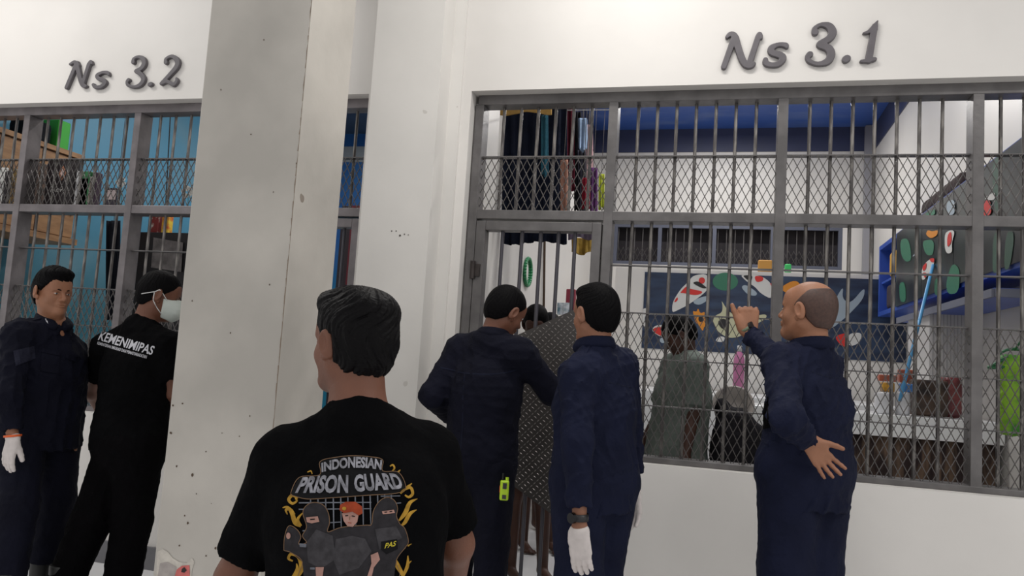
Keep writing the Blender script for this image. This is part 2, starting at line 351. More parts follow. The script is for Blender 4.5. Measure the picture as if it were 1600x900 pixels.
def sdf_mesh(prims, lo, hi, h=.006, disp=None, pad=.02):
    B = 10; lo = np.array(lo)-pad; hi = np.array(hi)+pad
    nb = np.ceil((hi-lo)/(h*B)).astype(int); n = nb*B
    ci = np.stack(np.meshgrid(*[np.arange(q) for q in nb], indexing='ij'), -1).reshape(-1, 3)
    Cn = (lo+(ci*B+(B-1)/2)*h).astype(np.float32); rb = (B-1)/2*h*1.7321
    D = [d(Cn) for d, op, k in prims]; Fc = np.full(len(Cn), 9., np.float32)
    for (d, op, k), dd in zip(prims, D): Fc = comb(Fc, dd, op, k)
    act = np.abs(Fc) < rb*1.35+.012
    G = np.where(Fc < 0, -BIG, BIG).astype(np.float32)
    idx = np.nonzero(act)[0]
    off = np.stack(np.meshgrid(*[np.arange(B)]*3, indexing='ij'), -1).reshape(-1, 3)*h
    P = Cn[idx][:, None, :]-_v([(B-1)/2*h]*3)+off[None].astype(np.float32)
    F = np.full(P.shape[:2], 9., np.float32)
    for (d, op, k), dd in zip(prims, D):
        if op == 'u': m = dd[idx] < np.abs(Fc[idx])+2*rb*1.4+k+.03
        elif op == 's': m = dd[idx] < 2*rb*1.4+k+.03
        else: m = dd[idx] > -(2*rb*1.4+k+.03)-.05
        if m.any(): F[m] = comb(F[m], d(P[m]).astype(np.float32), op, k)
    if disp is not None: F = F+disp(P)
    F = F.reshape(-1, B, B, B)
    vol = np.empty((nb[0], nb[1], nb[2], B, B, B), np.float32); vol[:] = G.reshape(nb[0], nb[1], nb[2], 1, 1, 1)
    vol[ci[idx, 0], ci[idx, 1], ci[idx, 2]] = F
    V = vol.transpose(0, 3, 1, 4, 2, 5).reshape(n[0], n[1], n[2])
    V[0], V[-1], V[:, 0], V[:, -1], V[:, :, 0], V[:, :, -1] = 1, 1, 1, 1, 1, 1
    S = V < 0
    cnt = np.zeros(tuple(n-1), np.int8)
    for dx in (0, 1):
        for dy in (0, 1):
            for dz in (0, 1): cnt += S[dx:n[0]-1+dx, dy:n[1]-1+dy, dz:n[2]-1+dz]
    mix = (cnt > 0) & (cnt < 8); cc = np.argwhere(mix); ids = np.full(mix.shape, -1, np.int32); ids[mix] = np.arange(len(cc))
    acc = np.zeros((len(cc), 3)); w = np.zeros(len(cc))
    cr = np.array([(x, y, z) for x in (0, 1) for y in (0, 1) for z in (0, 1)])
    for i in range(8):
        for j in range(i+1, 8):
            if abs(cr[i]-cr[j]).sum() != 1: continue
            a = V[tuple((cc+cr[i]).T)]; e = V[tuple((cc+cr[j]).T)]
            a = np.clip(a, -.05, .05); e = np.clip(e, -.05, .05)
            m = (a < 0) != (e < 0); t = np.where(m, a/(a-e+1e-12), 0)
            acc[m] += (cr[i]+(cr[j]-cr[i])*t[:, None])[m]; w[m] += 1
    verts = lo+(cc+acc/np.maximum(w, 1)[:, None])*h
    faces = []
    for ax in range(3):
        u, v = [(1, 2), (2, 0), (0, 1)][ax]
        sl0 = [slice(None)]*3; sl1 = [slice(None)]*3; sl0[ax] = slice(0, -1); sl1[ax] = slice(1, None)
        ch = S[tuple(sl0)] != S[tuple(sl1)]; e = np.argwhere(ch)
        e = e[(e[:, u] > 0) & (e[:, v] > 0) & (e[:, u] < n[u]-1) & (e[:, v] < n[v]-1)]
        inside0 = S[tuple(e.T)]
        def g(du, dv): q = e.copy(); q[:, u] -= du; q[:, v] -= dv; return ids[tuple(q.T)]
        q = np.stack([g(1, 1), g(0, 1), g(0, 0), g(1, 0)], 1)
        q[~inside0] = q[~inside0][:, ::-1]; faces.append(q)
    faces = np.concatenate(faces); faces = faces[(faces >= 0).all(1)]
    return verts, faces
def join_np(parts):
    vs, fs, n = [], [], 0
    for v, f in parts: vs.append(v); fs.append(f+n); n += len(v)
    return np.concatenate(vs), np.concatenate(fs)
def np_mesh(name, v, f, m, parent=None, smooth=True):
    me = bpy.data.meshes.new(name); me.vertices.add(len(v)); me.vertices.foreach_set('co', np.asarray(v, np.float32).ravel())
    me.loops.add(len(f)*4); me.loops.foreach_set('vertex_index', np.asarray(f, np.int32).ravel())
    me.polygons.add(len(f)); me.polygons.foreach_set('loop_start', np.arange(0, len(f)*4, 4, dtype=np.int32))
    me.update(calc_edges=True); me.validate()
    return link(name, me, m, parent, smooth)
def folds(seed, amp=.004, wl=.09, dirn=None, n=4):
    r = np.random.RandomState(seed); K = []
    for i in range(n):
        k = r.normal(size=3)
        if dirn is not None: k = k-np.array(dirn)*(k@np.array(dirn))*.75
        k = k/np.linalg.norm(k)*2*math.pi/(wl*r.uniform(.7, 1.6)); l = r.normal(size=3)*2*math.pi/(wl*3)
        K.append((_v(k), _v(l), r.uniform(0, 6), r.uniform(.5, 1)))
    def f(P):
        s = 0
        for k, l, ph, a in K:
            w = np.sin(P@k+ph+1.7*np.sin(P@l+ph)); s = s+a*(1-np.sqrt(np.abs(w)+.02)*1.3)
        return (-amp*s/n*1.6).astype(np.float32)
    return f
# ------------------------------------------------------------------ people
UP = np.array([0, 0, 1.])
def frame(F, tilt=0, roll=0):
    """rows right, forward, up for a facing direction; tilt bows forward, roll leans to the right"""
    F = nrm(F); Fh = nrm([F[0], F[1], 0]); R = np.cross(Fh, UP)
    pit = math.atan2(F[2], math.hypot(F[0], F[1]))-tilt
    f = Fh*math.cos(pit)+UP*math.sin(pit); u = np.cross(R, f)
    R2 = R*math.cos(roll)-u*math.sin(roll); u2 = u*math.cos(roll)+R*math.sin(roll)
    return np.array([R2, f, u2])
def head_prims(k=1.):
    p = [el((0, -.012, .036), (.075, .096, .080), k=.02), el((0, .028, -.034), (.056, .060, .076), k=.04),
         rc((-.050, .0, -.052), (-.012, .062, -.098), .020, .020, k=.03), rc((.050, .0, -.052), (.012, .062, -.098), .020, .020, k=.03),
         el((0, .076, .012), (.046, .014, .010), k=.02), el((0, .068, .045), (.050, .020, .030), k=.03),
         el((-.036, .056, -.032), (.022, .020, .022), k=.025), el((.036, .056, -.032), (.022, .020, .022), k=.025),
         rc((0, .085, .008), (0, .106, -.030), .0065, .0115, k=.012), el((-.012, .094, -.035), (.0085, .010, .0075), k=.008), el((.012, .094, -.035), (.0085, .010, .0075), k=.008),
         el((-.030, .088, -.002), (.017, .012, .0085), k=.012, op='s'), el((.030, .088, -.002), (.017, .012, .0085), k=.012, op='s'),
         el((-.030, .073, -.003), (.0145, .0145, .011), k=.004), el((.030, .073, -.003), (.0145, .0145, .011), k=.004),
         el((0, .084, -.058), (.024, .012, .014), k=.014), el((0, .093, -.0565), (.021, .0075, .0050), k=.005), el((0, .091, -.0665), (.018, .0080, .0058), k=.005),
         el((0, .0995, -.0615), (.021, .006, .0014), k=.003, op='s'), el((0, .080, -.094), (.018, .014, .014), k=.02)]
    for s in (-1, 1):
        E = np.array([[1, 0, 0], [0, math.cos(.25), -math.sin(.25)], [0, math.sin(.25), math.cos(.25)]])
        E = E@np.array([[math.cos(.35*s), math.sin(.35*s), 0], [-math.sin(.35*s), math.cos(.35*s), 0], [0, 0, 1]]).T
        p += [el((s*.086, -.008, -.004), (.0095, .020, .034), E, k=.008), el((s*.095, -.003, .000), (.006, .011, .021), E, k=.005, op='s'), el((s*.080, .004, -.030), (.007, .009, .012), k=.006)]
    return p
def hair_prims(style):
    top = style.get('top', .012); side = style.get('side', .004)
    hx = style.get('line', ([-.12, -.06, -.028, -.010, .020, .050, .070, .12], [-.075, -.070, -.035, -.004, .010, .040, .058, .064]))
    p = [el((0, -.012, .036), (.077+side, .098+side, .082+top), k=.01), el((0, -.03, -.01), (.072+side*.8, .078+side, .085), k=.03)]
    p += style.get('extra', [])
    def cut(P):
        lh = np.interp(P[..., 1]+style.get('skew', 0)*P[..., 0], *hx); return (lh-P[..., 2])*.75
    p.append((cut, 'i', .004))
    if 'front' in style: p.append((lambda P: (P[..., 1]+.75*P[..., 2]-style['front'])*.8, 'i', .012))
    if 'crown' in style: p.append((lambda P: P[..., 2]-style['crown']+P[..., 1]*.25, 'i', .01))
    for s in (-1, 1): p.append(el((s*.098, -.002, -.008), (.032, .024, .038), k=.004, op='s'))
    return p
def strands(seed, amp, c, FH, whorl=(0, -.55, .80)):
    """ridges of hair running out from the crown"""
    r = np.random.RandomState(seed); A = FH.T@nrm(whorl); U_ = nrm(np.cross(A, FH[0])); V_ = np.cross(A, U_); hs_ = [(n, r.uniform(0, 6), r.uniform(.5, 1)) for n in (17, 29, 43, 61)]
    def f(P):
        q = P-_v(c); x = q@_v(U_); y = q@_v(V_); z = q@_v(A); rad = np.sqrt(x*x+y*y); ph = np.arctan2(y, x)+.25*np.sin(z*40+1)+1.5*rad
        s = sum(a*np.abs(np.sin(n*ph*.5*2/2+p0+.8*np.sin(z*55+p0))) for n, p0, a in hs_)/3
        return (-amp*(s-.4)*np.clip(rad/.05, .15, 1)).astype(np.float32)
    return f
def hand_prims(wrist, d, n, t, s=1., curl=(.25, .35, .25), spread=.08, thumb=(.75, .35), fl=1.):
    """d fingers, n out of the palm, t towards the thumb; curl per joint; thumb=(out angle, towards palm)"""
    d = nrm(d); n = nrm(np.array(n)-d*np.dot(n, d)); t = nrm(np.array(t)-d*np.dot(t, d)-n*np.dot(t, n)); w = np.array(wrist, float)
    P = []
    for u, l in ((-.030, .082), (-.010, .092), (.011, .094), (.031, .090)):
        P.append(rc(w+t*u*.55*s+d*.004*s, w+(d*l+t*u)*s, .017*s, .0125*s, flat=(n, .75), k=.014*s))
    P.append(rc(w+t*.022*s+d*.015*s, w+(d*.05+t*.034)*s, .016*s, .013*s, k=.015*s))
    for u, L, r, i in ((.032, .072, .0092, 0), (.011, .080, .0094, 1), (-.010, .074, .0090, 2), (-.030, .058, .0080, 3)):
        base = w+(d*.090+t*u)*s; ang = 0; sp = u/.03*spread; dd = d*math.cos(sp)+t*math.sin(sp); p = base; c = curl[i] if isinstance(curl[0], (tuple, list)) else curl
        for j, fr in enumerate((.45, .31, .24)):
            ang += c[j]; v = dd*math.cos(ang)+n*math.sin(ang); q = p+v*L*fr*s*fl
            P.append(rc(p, q, r*s*(1-.08*j), r*s*(.93-.1*j), k=.0045*s if j else .008*s)); p = q
    a = thumb[0]; v = d*math.cos(a)+t*math.sin(a); v = nrm(v+n*thumb[1]); b = w+(d*.022+t*.028)*s
    q = b+v*.042*s; v2 = nrm(v+d*.25); q2 = q+v2*.030*s; q3 = q2+nrm(v2+d*.15)*.024*s
    P += [rc(b, q, .0155*s, .0120*s, k=.014*s), rc(q, q2, .0118*s, .0105*s, k=.004*s), rc(q2, q3, .0105*s, .0085*s, k=.004*s)]
    ext = [w, w+d*.20*s, w+d*.1*s+t*.11*s, w+d*.1*s-t*.06*s, w+n*.08*s+d*.1*s, w-n*.04*s+d*.1*s, q3]
    return P, np.min(ext, 0), np.max(ext, 0)
M['eye'] = mat('eye_white', (.55, .52, .50), .2); M['iris'] = mat('dark_iris', (.015, .010, .008), .15)
M['hair'] = mat('black_hair', (.0030, .0027, .0033), .6, bump=.35, bscale=150, spec=.06, stretch=(1, 1, .25))
M['hair_shine'] = mat('glossy_black_hair', (.0030, .0026, .0032), .45, bump=.3, bscale=120, spec=.09, stretch=(.3, 1, 1))
M['stubble'] = mat('shaved_dark_hair', (.070, .032, .023), .5, var=.35, vscale=90, bump=.2, bscale=400)
def skin(name, col): 
    m = mat(name, col, .5, var=.16, vscale=14, bump=.12, bscale=220, spec=.4); m.node_tree.nodes['Principled BSDF'].inputs['Subsurface Weight'].default_value = .06
    m.node_tree.nodes['Principled BSDF'].inputs['Subsurface Radius'].default_value = (.012, .004, .002); return m
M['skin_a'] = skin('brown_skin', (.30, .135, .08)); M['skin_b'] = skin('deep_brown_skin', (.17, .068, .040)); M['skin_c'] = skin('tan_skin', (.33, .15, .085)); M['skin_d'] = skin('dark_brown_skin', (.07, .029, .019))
M['palm'] = skin('pink_palm', (.55, .27, .20))
def cloth(name, col, rough=.85, b=.35, var=.25, sp=.14):
    m = mat(name, col, rough, var=var, vscale=7, bump=.55, bscale=13, spec=sp)
    for n in m.node_tree.nodes:
        if n.type == 'BUMP': n.inputs['Distance'].default_value = .03
    return m
M['navy'] = cloth('navy_uniform_cloth', (.0085, .0110, .030)); M['navy_dark'] = cloth('dark_navy_cloth', (.0050, .0055, .0135))
M['black'] = cloth('black_cotton', (.0042, .0042, .0048), sp=.02); M['blacktr'] = cloth('black_trousers', (.0036, .0033, .0040), sp=.03)
M['glove'] = mat('white_knit_glove', (.72, .66, .64), .9, var=.1, vscale=30, bump=.4, bscale=600)
M['boot'] = mat('black_boot_leather', (.010, .010, .010), .5)

def person(label, J, look, group=None):
    """J: joints (world). look: clothing and colours. Everything of one figure hangs under one Empty."""
    g = look
    hd = np.array(J['head']); N = np.array(J['neck']); Pv = np.array(J['pelvis'])
    FH = frame(J['Fh'], J.get('tilt', 0), J.get('roll', 0)); FC = frame(J['Fc'])
    ax = nrm(N-Pv); Rc = FC[0]; fc = nrm(np.cross(ax, Rc)); fc = fc if fc@FC[1] > 0 else -fc
    hs = J.get('hs', .98); sw = J.get('sw', .165); bu = g.get('bulk', 1.)
    sh = {'L': np.array(J['shL']) if 'shL' in J else N-Rc*sw-ax*.055+fc*.012, 'R': np.array(J['shR']) if 'shR' in J else N+Rc*sw-ax*.055+fc*.012}
    Fp = frame(J.get('Fp', J['Fc'])); hip = {'L': Pv-Fp[0]*.085-UP*.03, 'R': Pv+Fp[0]*.085-UP*.03}
    el_, wr, kn, an = J['el'], J['wr'], J['kn'], J['an']
    el_ = {k: np.array(v, float) for k, v in el_.items()}; wr = {k: np.array(v, float) for k, v in wr.items()}; kn = {k: np.array(v, float) for k, v in kn.items()}; an = {k: np.array(v, float) for k, v in an.items()}
    base = (an['L']+an['R'])/2; root = thing('person', label, 'person', (base[0], base[1], max(0, min(an['L'][2], an['R'][2])-.09)), group)
    chest = N-ax*.20; belly = N-ax*.36; L = np.linalg.norm(N-Pv)
    # --- skin body
    def torso(o=0., k=.06):
        return [el(chest, ((.160+o)*bu, (.108+o)*bu, .175), (Rc, fc, ax), k=k), rc(chest-ax*.05, Pv+ax*.08, (.145+o)*bu, (.142+o)*bu, flat=(fc, .74), k=k),
                el(Pv+ax*.03, ((.160+o)*bu, (.118+o)*bu, .13), (Fp[0], Fp[1], UP), k=k),
                rc(sh['L']+ax*.005, sh['R']+ax*.005, .050+o, .050+o, k=k), rc(N-fc*.01, sh['L']+Rc*.03+ax*.012, .052+o*.6, .050+o, k=.05), rc(N-fc*.01, sh['R']-Rc*.03+ax*.012, .052+o*.6, .050+o, k=.05)]
    nt = hd+FH[2]*-.045*hs-FH[1]*.022*hs
    prims = torso(-.006)
    for s in 'LR':
        prims += [rc(sh[s], el_[s], .050*g.get('arm', 1), .040*g.get('arm', 1), k=.03), rc(el_[s], wr[s], .040*g.get('arm', 1), .025*g.get('arm', 1), k=.02),
                  rc(hip[s], kn[s], .082, .054, k=.05), rc(kn[s]-UP*.0, an[s], .053, .036, k=.03)]
        kd = nrm(Fp[1]+(np.array(J['toe'][s]) if 'toe' in J else 0)); prims += [rc(an[s]-UP*.045, an[s]+kd*.13-UP*.062, .036, .027, flat=(UP, .8), k=.03)]
        if g.get('barefoot'):
            tr = np.cross(kd, UP)
            for q in range(5):
                o = (q-2)*.017; prims.append(rc(an[s]+kd*.14+tr*o-UP*.068, an[s]+kd*(.175-.012*abs(q-(1 if s == 'R' else 3)))+tr*o*1.15-UP*.073, .011, .009, k=.008))
    nr = g.get('neckr', 1.)
    prims += [rc(N-ax*.03, nt, .062*nr, .056*nr, k=.03)]
    allp = np.array([hd, N, Pv, *sh.values(), *el_.values(), *wr.values(), *kn.values(), *an.values()])
    lo = allp.min(0)-.20; hi = allp.max(0)+.20; lo[2] = max(lo[2], -.002 if base[2] < .3 else lo[2])
    parts = [sdf_mesh(prims, lo, hi, g.get('hb', .009))]
    hp = local(head_prims(), hd, FH, hs)+[rc(N-ax*.01, nt, .058*nr, .056*nr, k=.035)]
    hres = g.get('hh', .0032)
    parts.append(sdf_mesh(hp, np.minimum(hd-.135, N-.07), np.maximum(hd+.14, N+.07), hres))
    gl = []
    for s in 'LR':
        if s not in J.get('hand', {}): continue
        h = J['hand'][s]; sc = h.get('s', .95)
        hpz, a, b = hand_prims(wr[s], h['d'], h['n'], h['t'], sc, h.get('curl', (.25, .35, .25)), h.get('spread', .06), h.get('thumb', (.75, .35)))
        hpz = hpz+[rc(wr[s]+(el_[s]-wr[s])*.25, wr[s], .029, .0245, k=.02)]
        m = np.minimum(a, wr[s])-.03; x = np.maximum(b, wr[s])+.03
        if h.get('glove'):
            gp = [((lambda P, d=d: d(P)-.0022), op, k) for d, op, k in hpz[:-1]]+[rc(wr[s]+nrm(el_[s]-wr[s])*h.get('gc', .03), wr[s], .0315, .029, clip=(wr[s]+nrm(el_[s]-wr[s])*(h.get('gc', .03)+.005), el_[s]-wr[s]), k=.012)]
            gl.append((sdf_mesh(gp, m, x, .003, folds(3, .0012, .03)), h)); hpz = [((lambda P, d=d: d(P)+.0008), op, k) for d, op, k in hpz]
        parts.append(sdf_mesh(hpz, m, x, .003))
    v, f = join_np(parts); body = np_mesh('body', v, f, M[g['skin']], root)
    body['label'] = 'skin of the face, neck and hands'
    for (v, f), h in gl: np_mesh('glove', v, f, M['glove'], root)
    # eyes
    if g.get('eyes', True):
        for s in (-1, 1):
            c = hd+(FH[0]*s*.030+FH[1]*.0775-FH[2]*.003)*hs; b = MB(); b2 = MB()
            def ball(bb, c, rx, ry, rz, mi=0):
                n1, n2 = 10, 6; vs = []
                for i in range(n2+1):
                    for j in range(n1):
                        th = math.pi*i/n2; ph = 2*math.pi*j/n1
                        vs.append(c+FH[0]*rx*math.sin(th)*math.cos(ph)+FH[1]*ry*math.cos(th)+FH[2]*rz*math.sin(th)*math.sin(ph))
                bb.add(vs, [(i*n1+j, i*n1+(j+1) % n1, (i+1)*n1+(j+1) % n1, (i+1)*n1+j) for i in range(n2) for j in range(n1)], mi)
            ball(b, c, .0125*hs, .0112*hs, .0052*hs); ball(b, c+FH[1]*.0072*hs+FH[0]*g.get('gaze', 0), .0055*hs, .005*hs, .0050*hs, 1)
            b.build('eye', [M['eye'], M['iris']], root, True)
        b = MB()
        for s in (-1, 1):
            pts = [hd+(FH[0]*s*x+FH[1]*y+FH[2]*z)*hs for x, y, z in ((.013, .0925, .014), (.024, .0925, .018), (.036, .085, .018), (.046, .073, .013))]
            for i in range(3): b.bar(pts[i], pts[i+1], (.0034, .0040, .0030)[i], 6, (.0040, .0030, .0016)[i])
        b.build('eyebrows', M['hair'], root)
    if g.get('hair'):
        hc = g['hair']; hpp = local(hair_prims(hc), hd, FH, hs)
        dz = strands(hc.get('seed', 1), hc.get('amp', .003), hd+FH[2]*.03*hs, FH, hc.get('whorl', (0, -.55, .80)))
        v, f = sdf_mesh(hpp, hd-.16, hd+.17, hc.get('h', .0030), dz); np_mesh('hair', v, f, M[hc.get('mat', 'hair')], root)
    # --- upper garment
    t = g['top']; o = t.get('o', .016); hem = np.array(J['hem']) if 'hem' in J else Pv-UP*.02; cl = t['mat']
    up_ = torso(o)
    fl = t.get('flare', .16); up_ += [rc(chest-ax*.08, hem-ax*.08, (.150+o)*bu, fl*bu, flat=(fc, t.get('flat', .78)), k=.05)]
    for p in t.get('extra', []): up_.append(p)
    for s in 'LR':
        sl = t['sleeve']
        if sl == 'short':
            e = sh[s]+(el_[s]-sh[s])*t.get('sl', .72); dd = nrm(el_[s]-sh[s]); rr = t.get('sr', .062)
            up_ += [rc(sh[s]+ax*.006, e+dd*.05, .056+o*.6, rr, clip=(e, dd+t.get('tiltc', 0)*UP), k=.035)]
        else:
            dd = nrm(wr[s]-el_[s]); dw = wr[s]-dd*t.get('cuff', .02)
            up_ += [rc(sh[s]+ax*.004, el_[s], .054+o*.9, .046+o*.8, k=.035), rc(el_[s], wr[s]+dd*.02, .046+o*.8, .032+o*.7, clip=(dw, dd), k=.03)]
    # neck opening and hem
    up_.append(plane(hem, nrm(hem-chest)+np.array(t.get('hemtilt', (0, 0, 0))), .006))
    nk = nrm(nt-N); up_.append(rc(N+nk*.012+fc*.012, N+nk*.14+fc*.02, t.get('nr', .057)*nr, .08, op='s', k=.008))
    lo = allp.min(0)-.22; lo[2] = hem[2]-.1; hi = allp.max(0)+.12; hi[2] = max(N[2]+.1, max(x[2] for x in list(el_.values())+list(wr.values()))+.1)
    v, f = sdf_mesh(up_, lo, hi, t.get('h', .0065), folds(t.get('seed', 2), t.get('famp', .014), t.get('wl', .13))); topo = np_mesh(t['name'], v, f, cl, root)
    if t.get('collar'):
        cp = []; n_ = 20
        for i in range(n_+1):
            a = math.radians(25+310*i/n_)+math.pi/2; c = N+nk*.028; r = .065*nr
            cp.append(c+Rc*math.cos(a)*r+fc*(math.sin(a)*r+.008)+nk*(.012-.014*math.sin(a)))
        pr = [rc(cp[i]-nk*.014, cp[i+1]-nk*.014, .020, .020, k=.012) for i in range(n_)]+[rc(cp[i]+nk*.008, cp[i+1]+nk*.008, .0095, .0095, k=.012) for i in range(n_)]
        v, f = sdf_mesh(pr, N-.12, N+.14, .0045); c_ = np_mesh('collar', v, f, cl, topo)
    if t.get('epaulettes'):
        for s in 'LR':
            a = N+(sh[s]-N)*.45+ax*(.052+o); e = sh[s]+ax*(.052+o)-Rc*(.01 if s == 'R' else -.01)
            b = MB(); d_ = nrm(e-a); w_ = fc*.022; u_ = nrm(np.cross(d_, fc)); u_ = u_ if u_@ax > 0 else -u_
            vs = [a-w_, a+w_, e+w_*1.1, e-w_*1.1]; vs = [q+u_*.004 for q in vs]+[q-u_*.012 for q in vs]
            b.add(vs, [(0, 1, 2, 3), (7, 6, 5, 4), (0, 4, 5, 1), (1, 5, 6, 2), (2, 6, 7, 3), (3, 7, 4, 0)]); b.build('epaulette', cl, topo, bevel=.003)
    # --- trousers
    t = g.get('legs')
    if t:
        o = t.get('o', .018); lg = [el(Pv+UP*.0, ((.158+o)*bu, (.118+o)*bu, .14), Fp, k=.05), rc(Pv, Pv+ax*.10, (.145+o)*bu, (.140+o)*bu, flat=(fc, .76), k=.05)]
        for s in 'LR':
            if t.get('short'):
                e = hip[s]+(kn[s]-hip[s])*t.get('len', .9); dd = nrm(kn[s]-hip[s]); lg += [rc(hip[s], e+dd*.05, .088+o, .075+o, clip=(e, dd), k=.03)]
            else:
                dd = nrm(an[s]-kn[s]); lg += [rc(hip[s], kn[s], .086+o, .060+o*1.1, k=.03), rc(kn[s], an[s]+dd*.03, .060+o*1.1, .047+o*1.2, clip=(an[s]-dd*(.0 if not t.get('tuck') else .10), dd), k=.03)]
        lg.append(plane(Pv+ax*.10, ax, .005))
        lo = allp.min(0)-.2; lo[2] = min(an['L'][2], an['R'][2])-.05; hi = np.max([Pv, kn['L'], kn['R'], an['L'], an['R']], 0)+.25
        v, f = sdf_mesh(lg, lo, hi, t.get('h', .0075), folds(t.get('seed', 9), t.get('famp', .007), .12, UP*.6)); np_mesh('trousers' if not t.get('short') else 'shorts', v, f, t['mat'], root)
    if g.get('boots'):
        for s in 'LR':
            kd = nrm(Fp[1]+(np.array(J['toe'][s]) if 'toe' in J else 0)); a = an[s]
            bp = [rc(a+UP*.14, a-UP*.02, .056, .050, clip=(a+UP*.15, UP), k=.02), rc(a-UP*.03, a+kd*.15-UP*.045, .050, .042, k=.03), rc(a-kd*.03-UP*.05, a+kd*.15-UP*.062, .046, .044, flat=(UP, .6), k=.02),
                  plane(a-UP*.089, -UP)]
            v, f = sdf_mesh(bp, a-.24, a+.26, .006); np_mesh('boot', v, f, M['boot'], root)
    return root, topo, dict(N=N, Pv=Pv, R=Rc, F=fc, U=ax, sh=sh, hd=hd, FH=FH, hs=hs)
def onto(obj, pts, start, d, off, parent_loc):
    """drop points on a garment surface along d"""
    me = obj.data; mwv = Vector(root_loc(obj)) if False else obj.matrix_world
    return pts
def bvh_of(o):
    me = o.data; return BVHTree.FromPolygons([v.co.copy() for v in me.vertices], [tuple(p.vertices) for p in me.polygons])
def project(bvh, pts2, origin, ux, uy, d, off):
    """plane coordinates -> points on the surface hit along d, lifted by off"""
    out = []
    last = None
    for x, y in pts2:
        p = np.array(origin)+ux*x+uy*y-d*.6; loc, n, i, t = bvh.ray_cast(Vector(p), Vector(d))
        if loc is None:
            q = p+d*(last if last else .5)
        else: last = t; q = np.array(loc)-d*off
        out.append(q)
    return out
def text_mesh(s, shear=0, offset=0., res=3):
    cu = bpy.data.curves.new('lettering', 'FONT'); cu.body = s; cu.shear = shear; cu.offset = offset; cu.resolution_u = res; cu.size = 1; cu.extrude = 0
    o = bpy.data.objects.new('lettering', cu); C.objects.link(o)
    dg = bpy.context.evaluated_depsgraph_get(); me = bpy.data.meshes.new_from_object(o.evaluated_get(dg))
    bpy.data.objects.remove(o); bpy.data.curves.remove(cu)
    bm = bmesh.new(); bm.from_mesh(me)
    for _ in range(3):
        bmesh.ops.triangulate(bm, faces=bm.faces); es = [e for e in bm.edges if e.calc_length() > .16]
        if es: bmesh.ops.subdivide_edges(bm, edges=es, cuts=1)
    bmesh.ops.triangulate(bm, faces=bm.faces)
    v = np.array([q.co[:2] for q in bm.verts]); f = [tuple(w.index for w in q.verts) for q in bm.faces]; bm.free(); bpy.data.meshes.remove(me)
    return v, f
# ---- officers and prisoners, each at its own place
UNI = dict(o=.017, sleeve='long', collar=True, epaulettes=True, name='uniform_shirt')
HAIR = dict(top=.016, side=.005, amp=.0045)
# guard at far left, facing right
J = dict(head=W(83, 457, 3.25), neck=W(84, 512, 3.27), pelvis=W(66, 650, 3.30), Fh=(1, -.28, 0), Fc=(.95, -.35, 0), Fp=(.9, -.3, 0), tilt=.05, shL=W(106, 550, 3.40),
         hem=W(68, 700, 3.3), el=dict(R=W(12, 620, 3.02), L=W(110, 612, 3.40)), wr=dict(R=W(20, 682, 3.02), L=W(108, 672, 3.42)),
         kn=dict(R=W(28, 790, 3.12), L=W(88, 780, 3.42)), an=dict(R=WX(5, 3.05, .09), L=WX(62, 3.40, .09)),
         hand=dict(R=dict(d=(-.08, -.05, -1), n=(.2, 1, 0), t=(1, -.1, 0), glove=True, curl=(.12, .2, .15), s=.95, thumb=(.35, .5), gc=.0), L=dict(d=(0, 0, -1), n=(0, -1, 0), t=(1, 0, 0))))
r1, t1, i1 = person('guard in dark navy uniform with white glove at far left, face turned right', J,
    dict(skin='skin_c', hh=.003, hair=dict(HAIR, top=.022, side=.006, amp=.007, seed=4, extra=[el((0, .030, .098), (.068, .072, .034), k=.02)]), boots=True,
         top=dict(UNI, mat=M['navy_dark'], seed=12, flare=.19, cuff=.03), legs=dict(mat=M['navy_dark'], tuck=True, o=.026)))
# man in T-shirt with a face mask
J = dict(head=W(250, 462, 3.40), neck=W(222, 512, 3.36), pelvis=W(204, 690, 3.36), Fh=(.80, .60, -.12), Fc=(.36, .93, 0), tilt=.12, hs=.98, sw=.170, shL=W(166, 546, 3.44), shR=W(264, 545, 3.30),
         hem=W(194, 706, 3.36), el=dict(L=W(143, 612, 3.58), R=W(268, 612, 3.38)), wr=dict(L=W(156, 640, 3.74), R=W(280, 655, 3.62)),
         kn=dict(L=W(140, 820, 3.36), R=W(206, 815, 3.40)), an=dict(L=WX(92, 3.26, .09), R=WX(186, 3.36, .09)),
         hand=dict(L=dict(d=(.4, .9, -.1), n=(1, -.3, 0), t=(0, 0, 1)), R=dict(d=(-.2, .9, -.1), n=(-1, 0, 0), t=(0, 0, 1))))
r2, t2, i2 = person('man in black T-shirt wearing a white face mask, back turned, beside the wide column', J,
    dict(skin='skin_b', bulk=1.12, hair=dict(HAIR, top=.012, seed=6), boots=True, hh=.0036,
         top=dict(o=.020, sleeve='short', name='t_shirt', mat=M['black'], seed=22, flare=.175, sl=.62, sr=.066, famp=.007), legs=dict(mat=M['blacktr'], o=.030, famp=.008)))
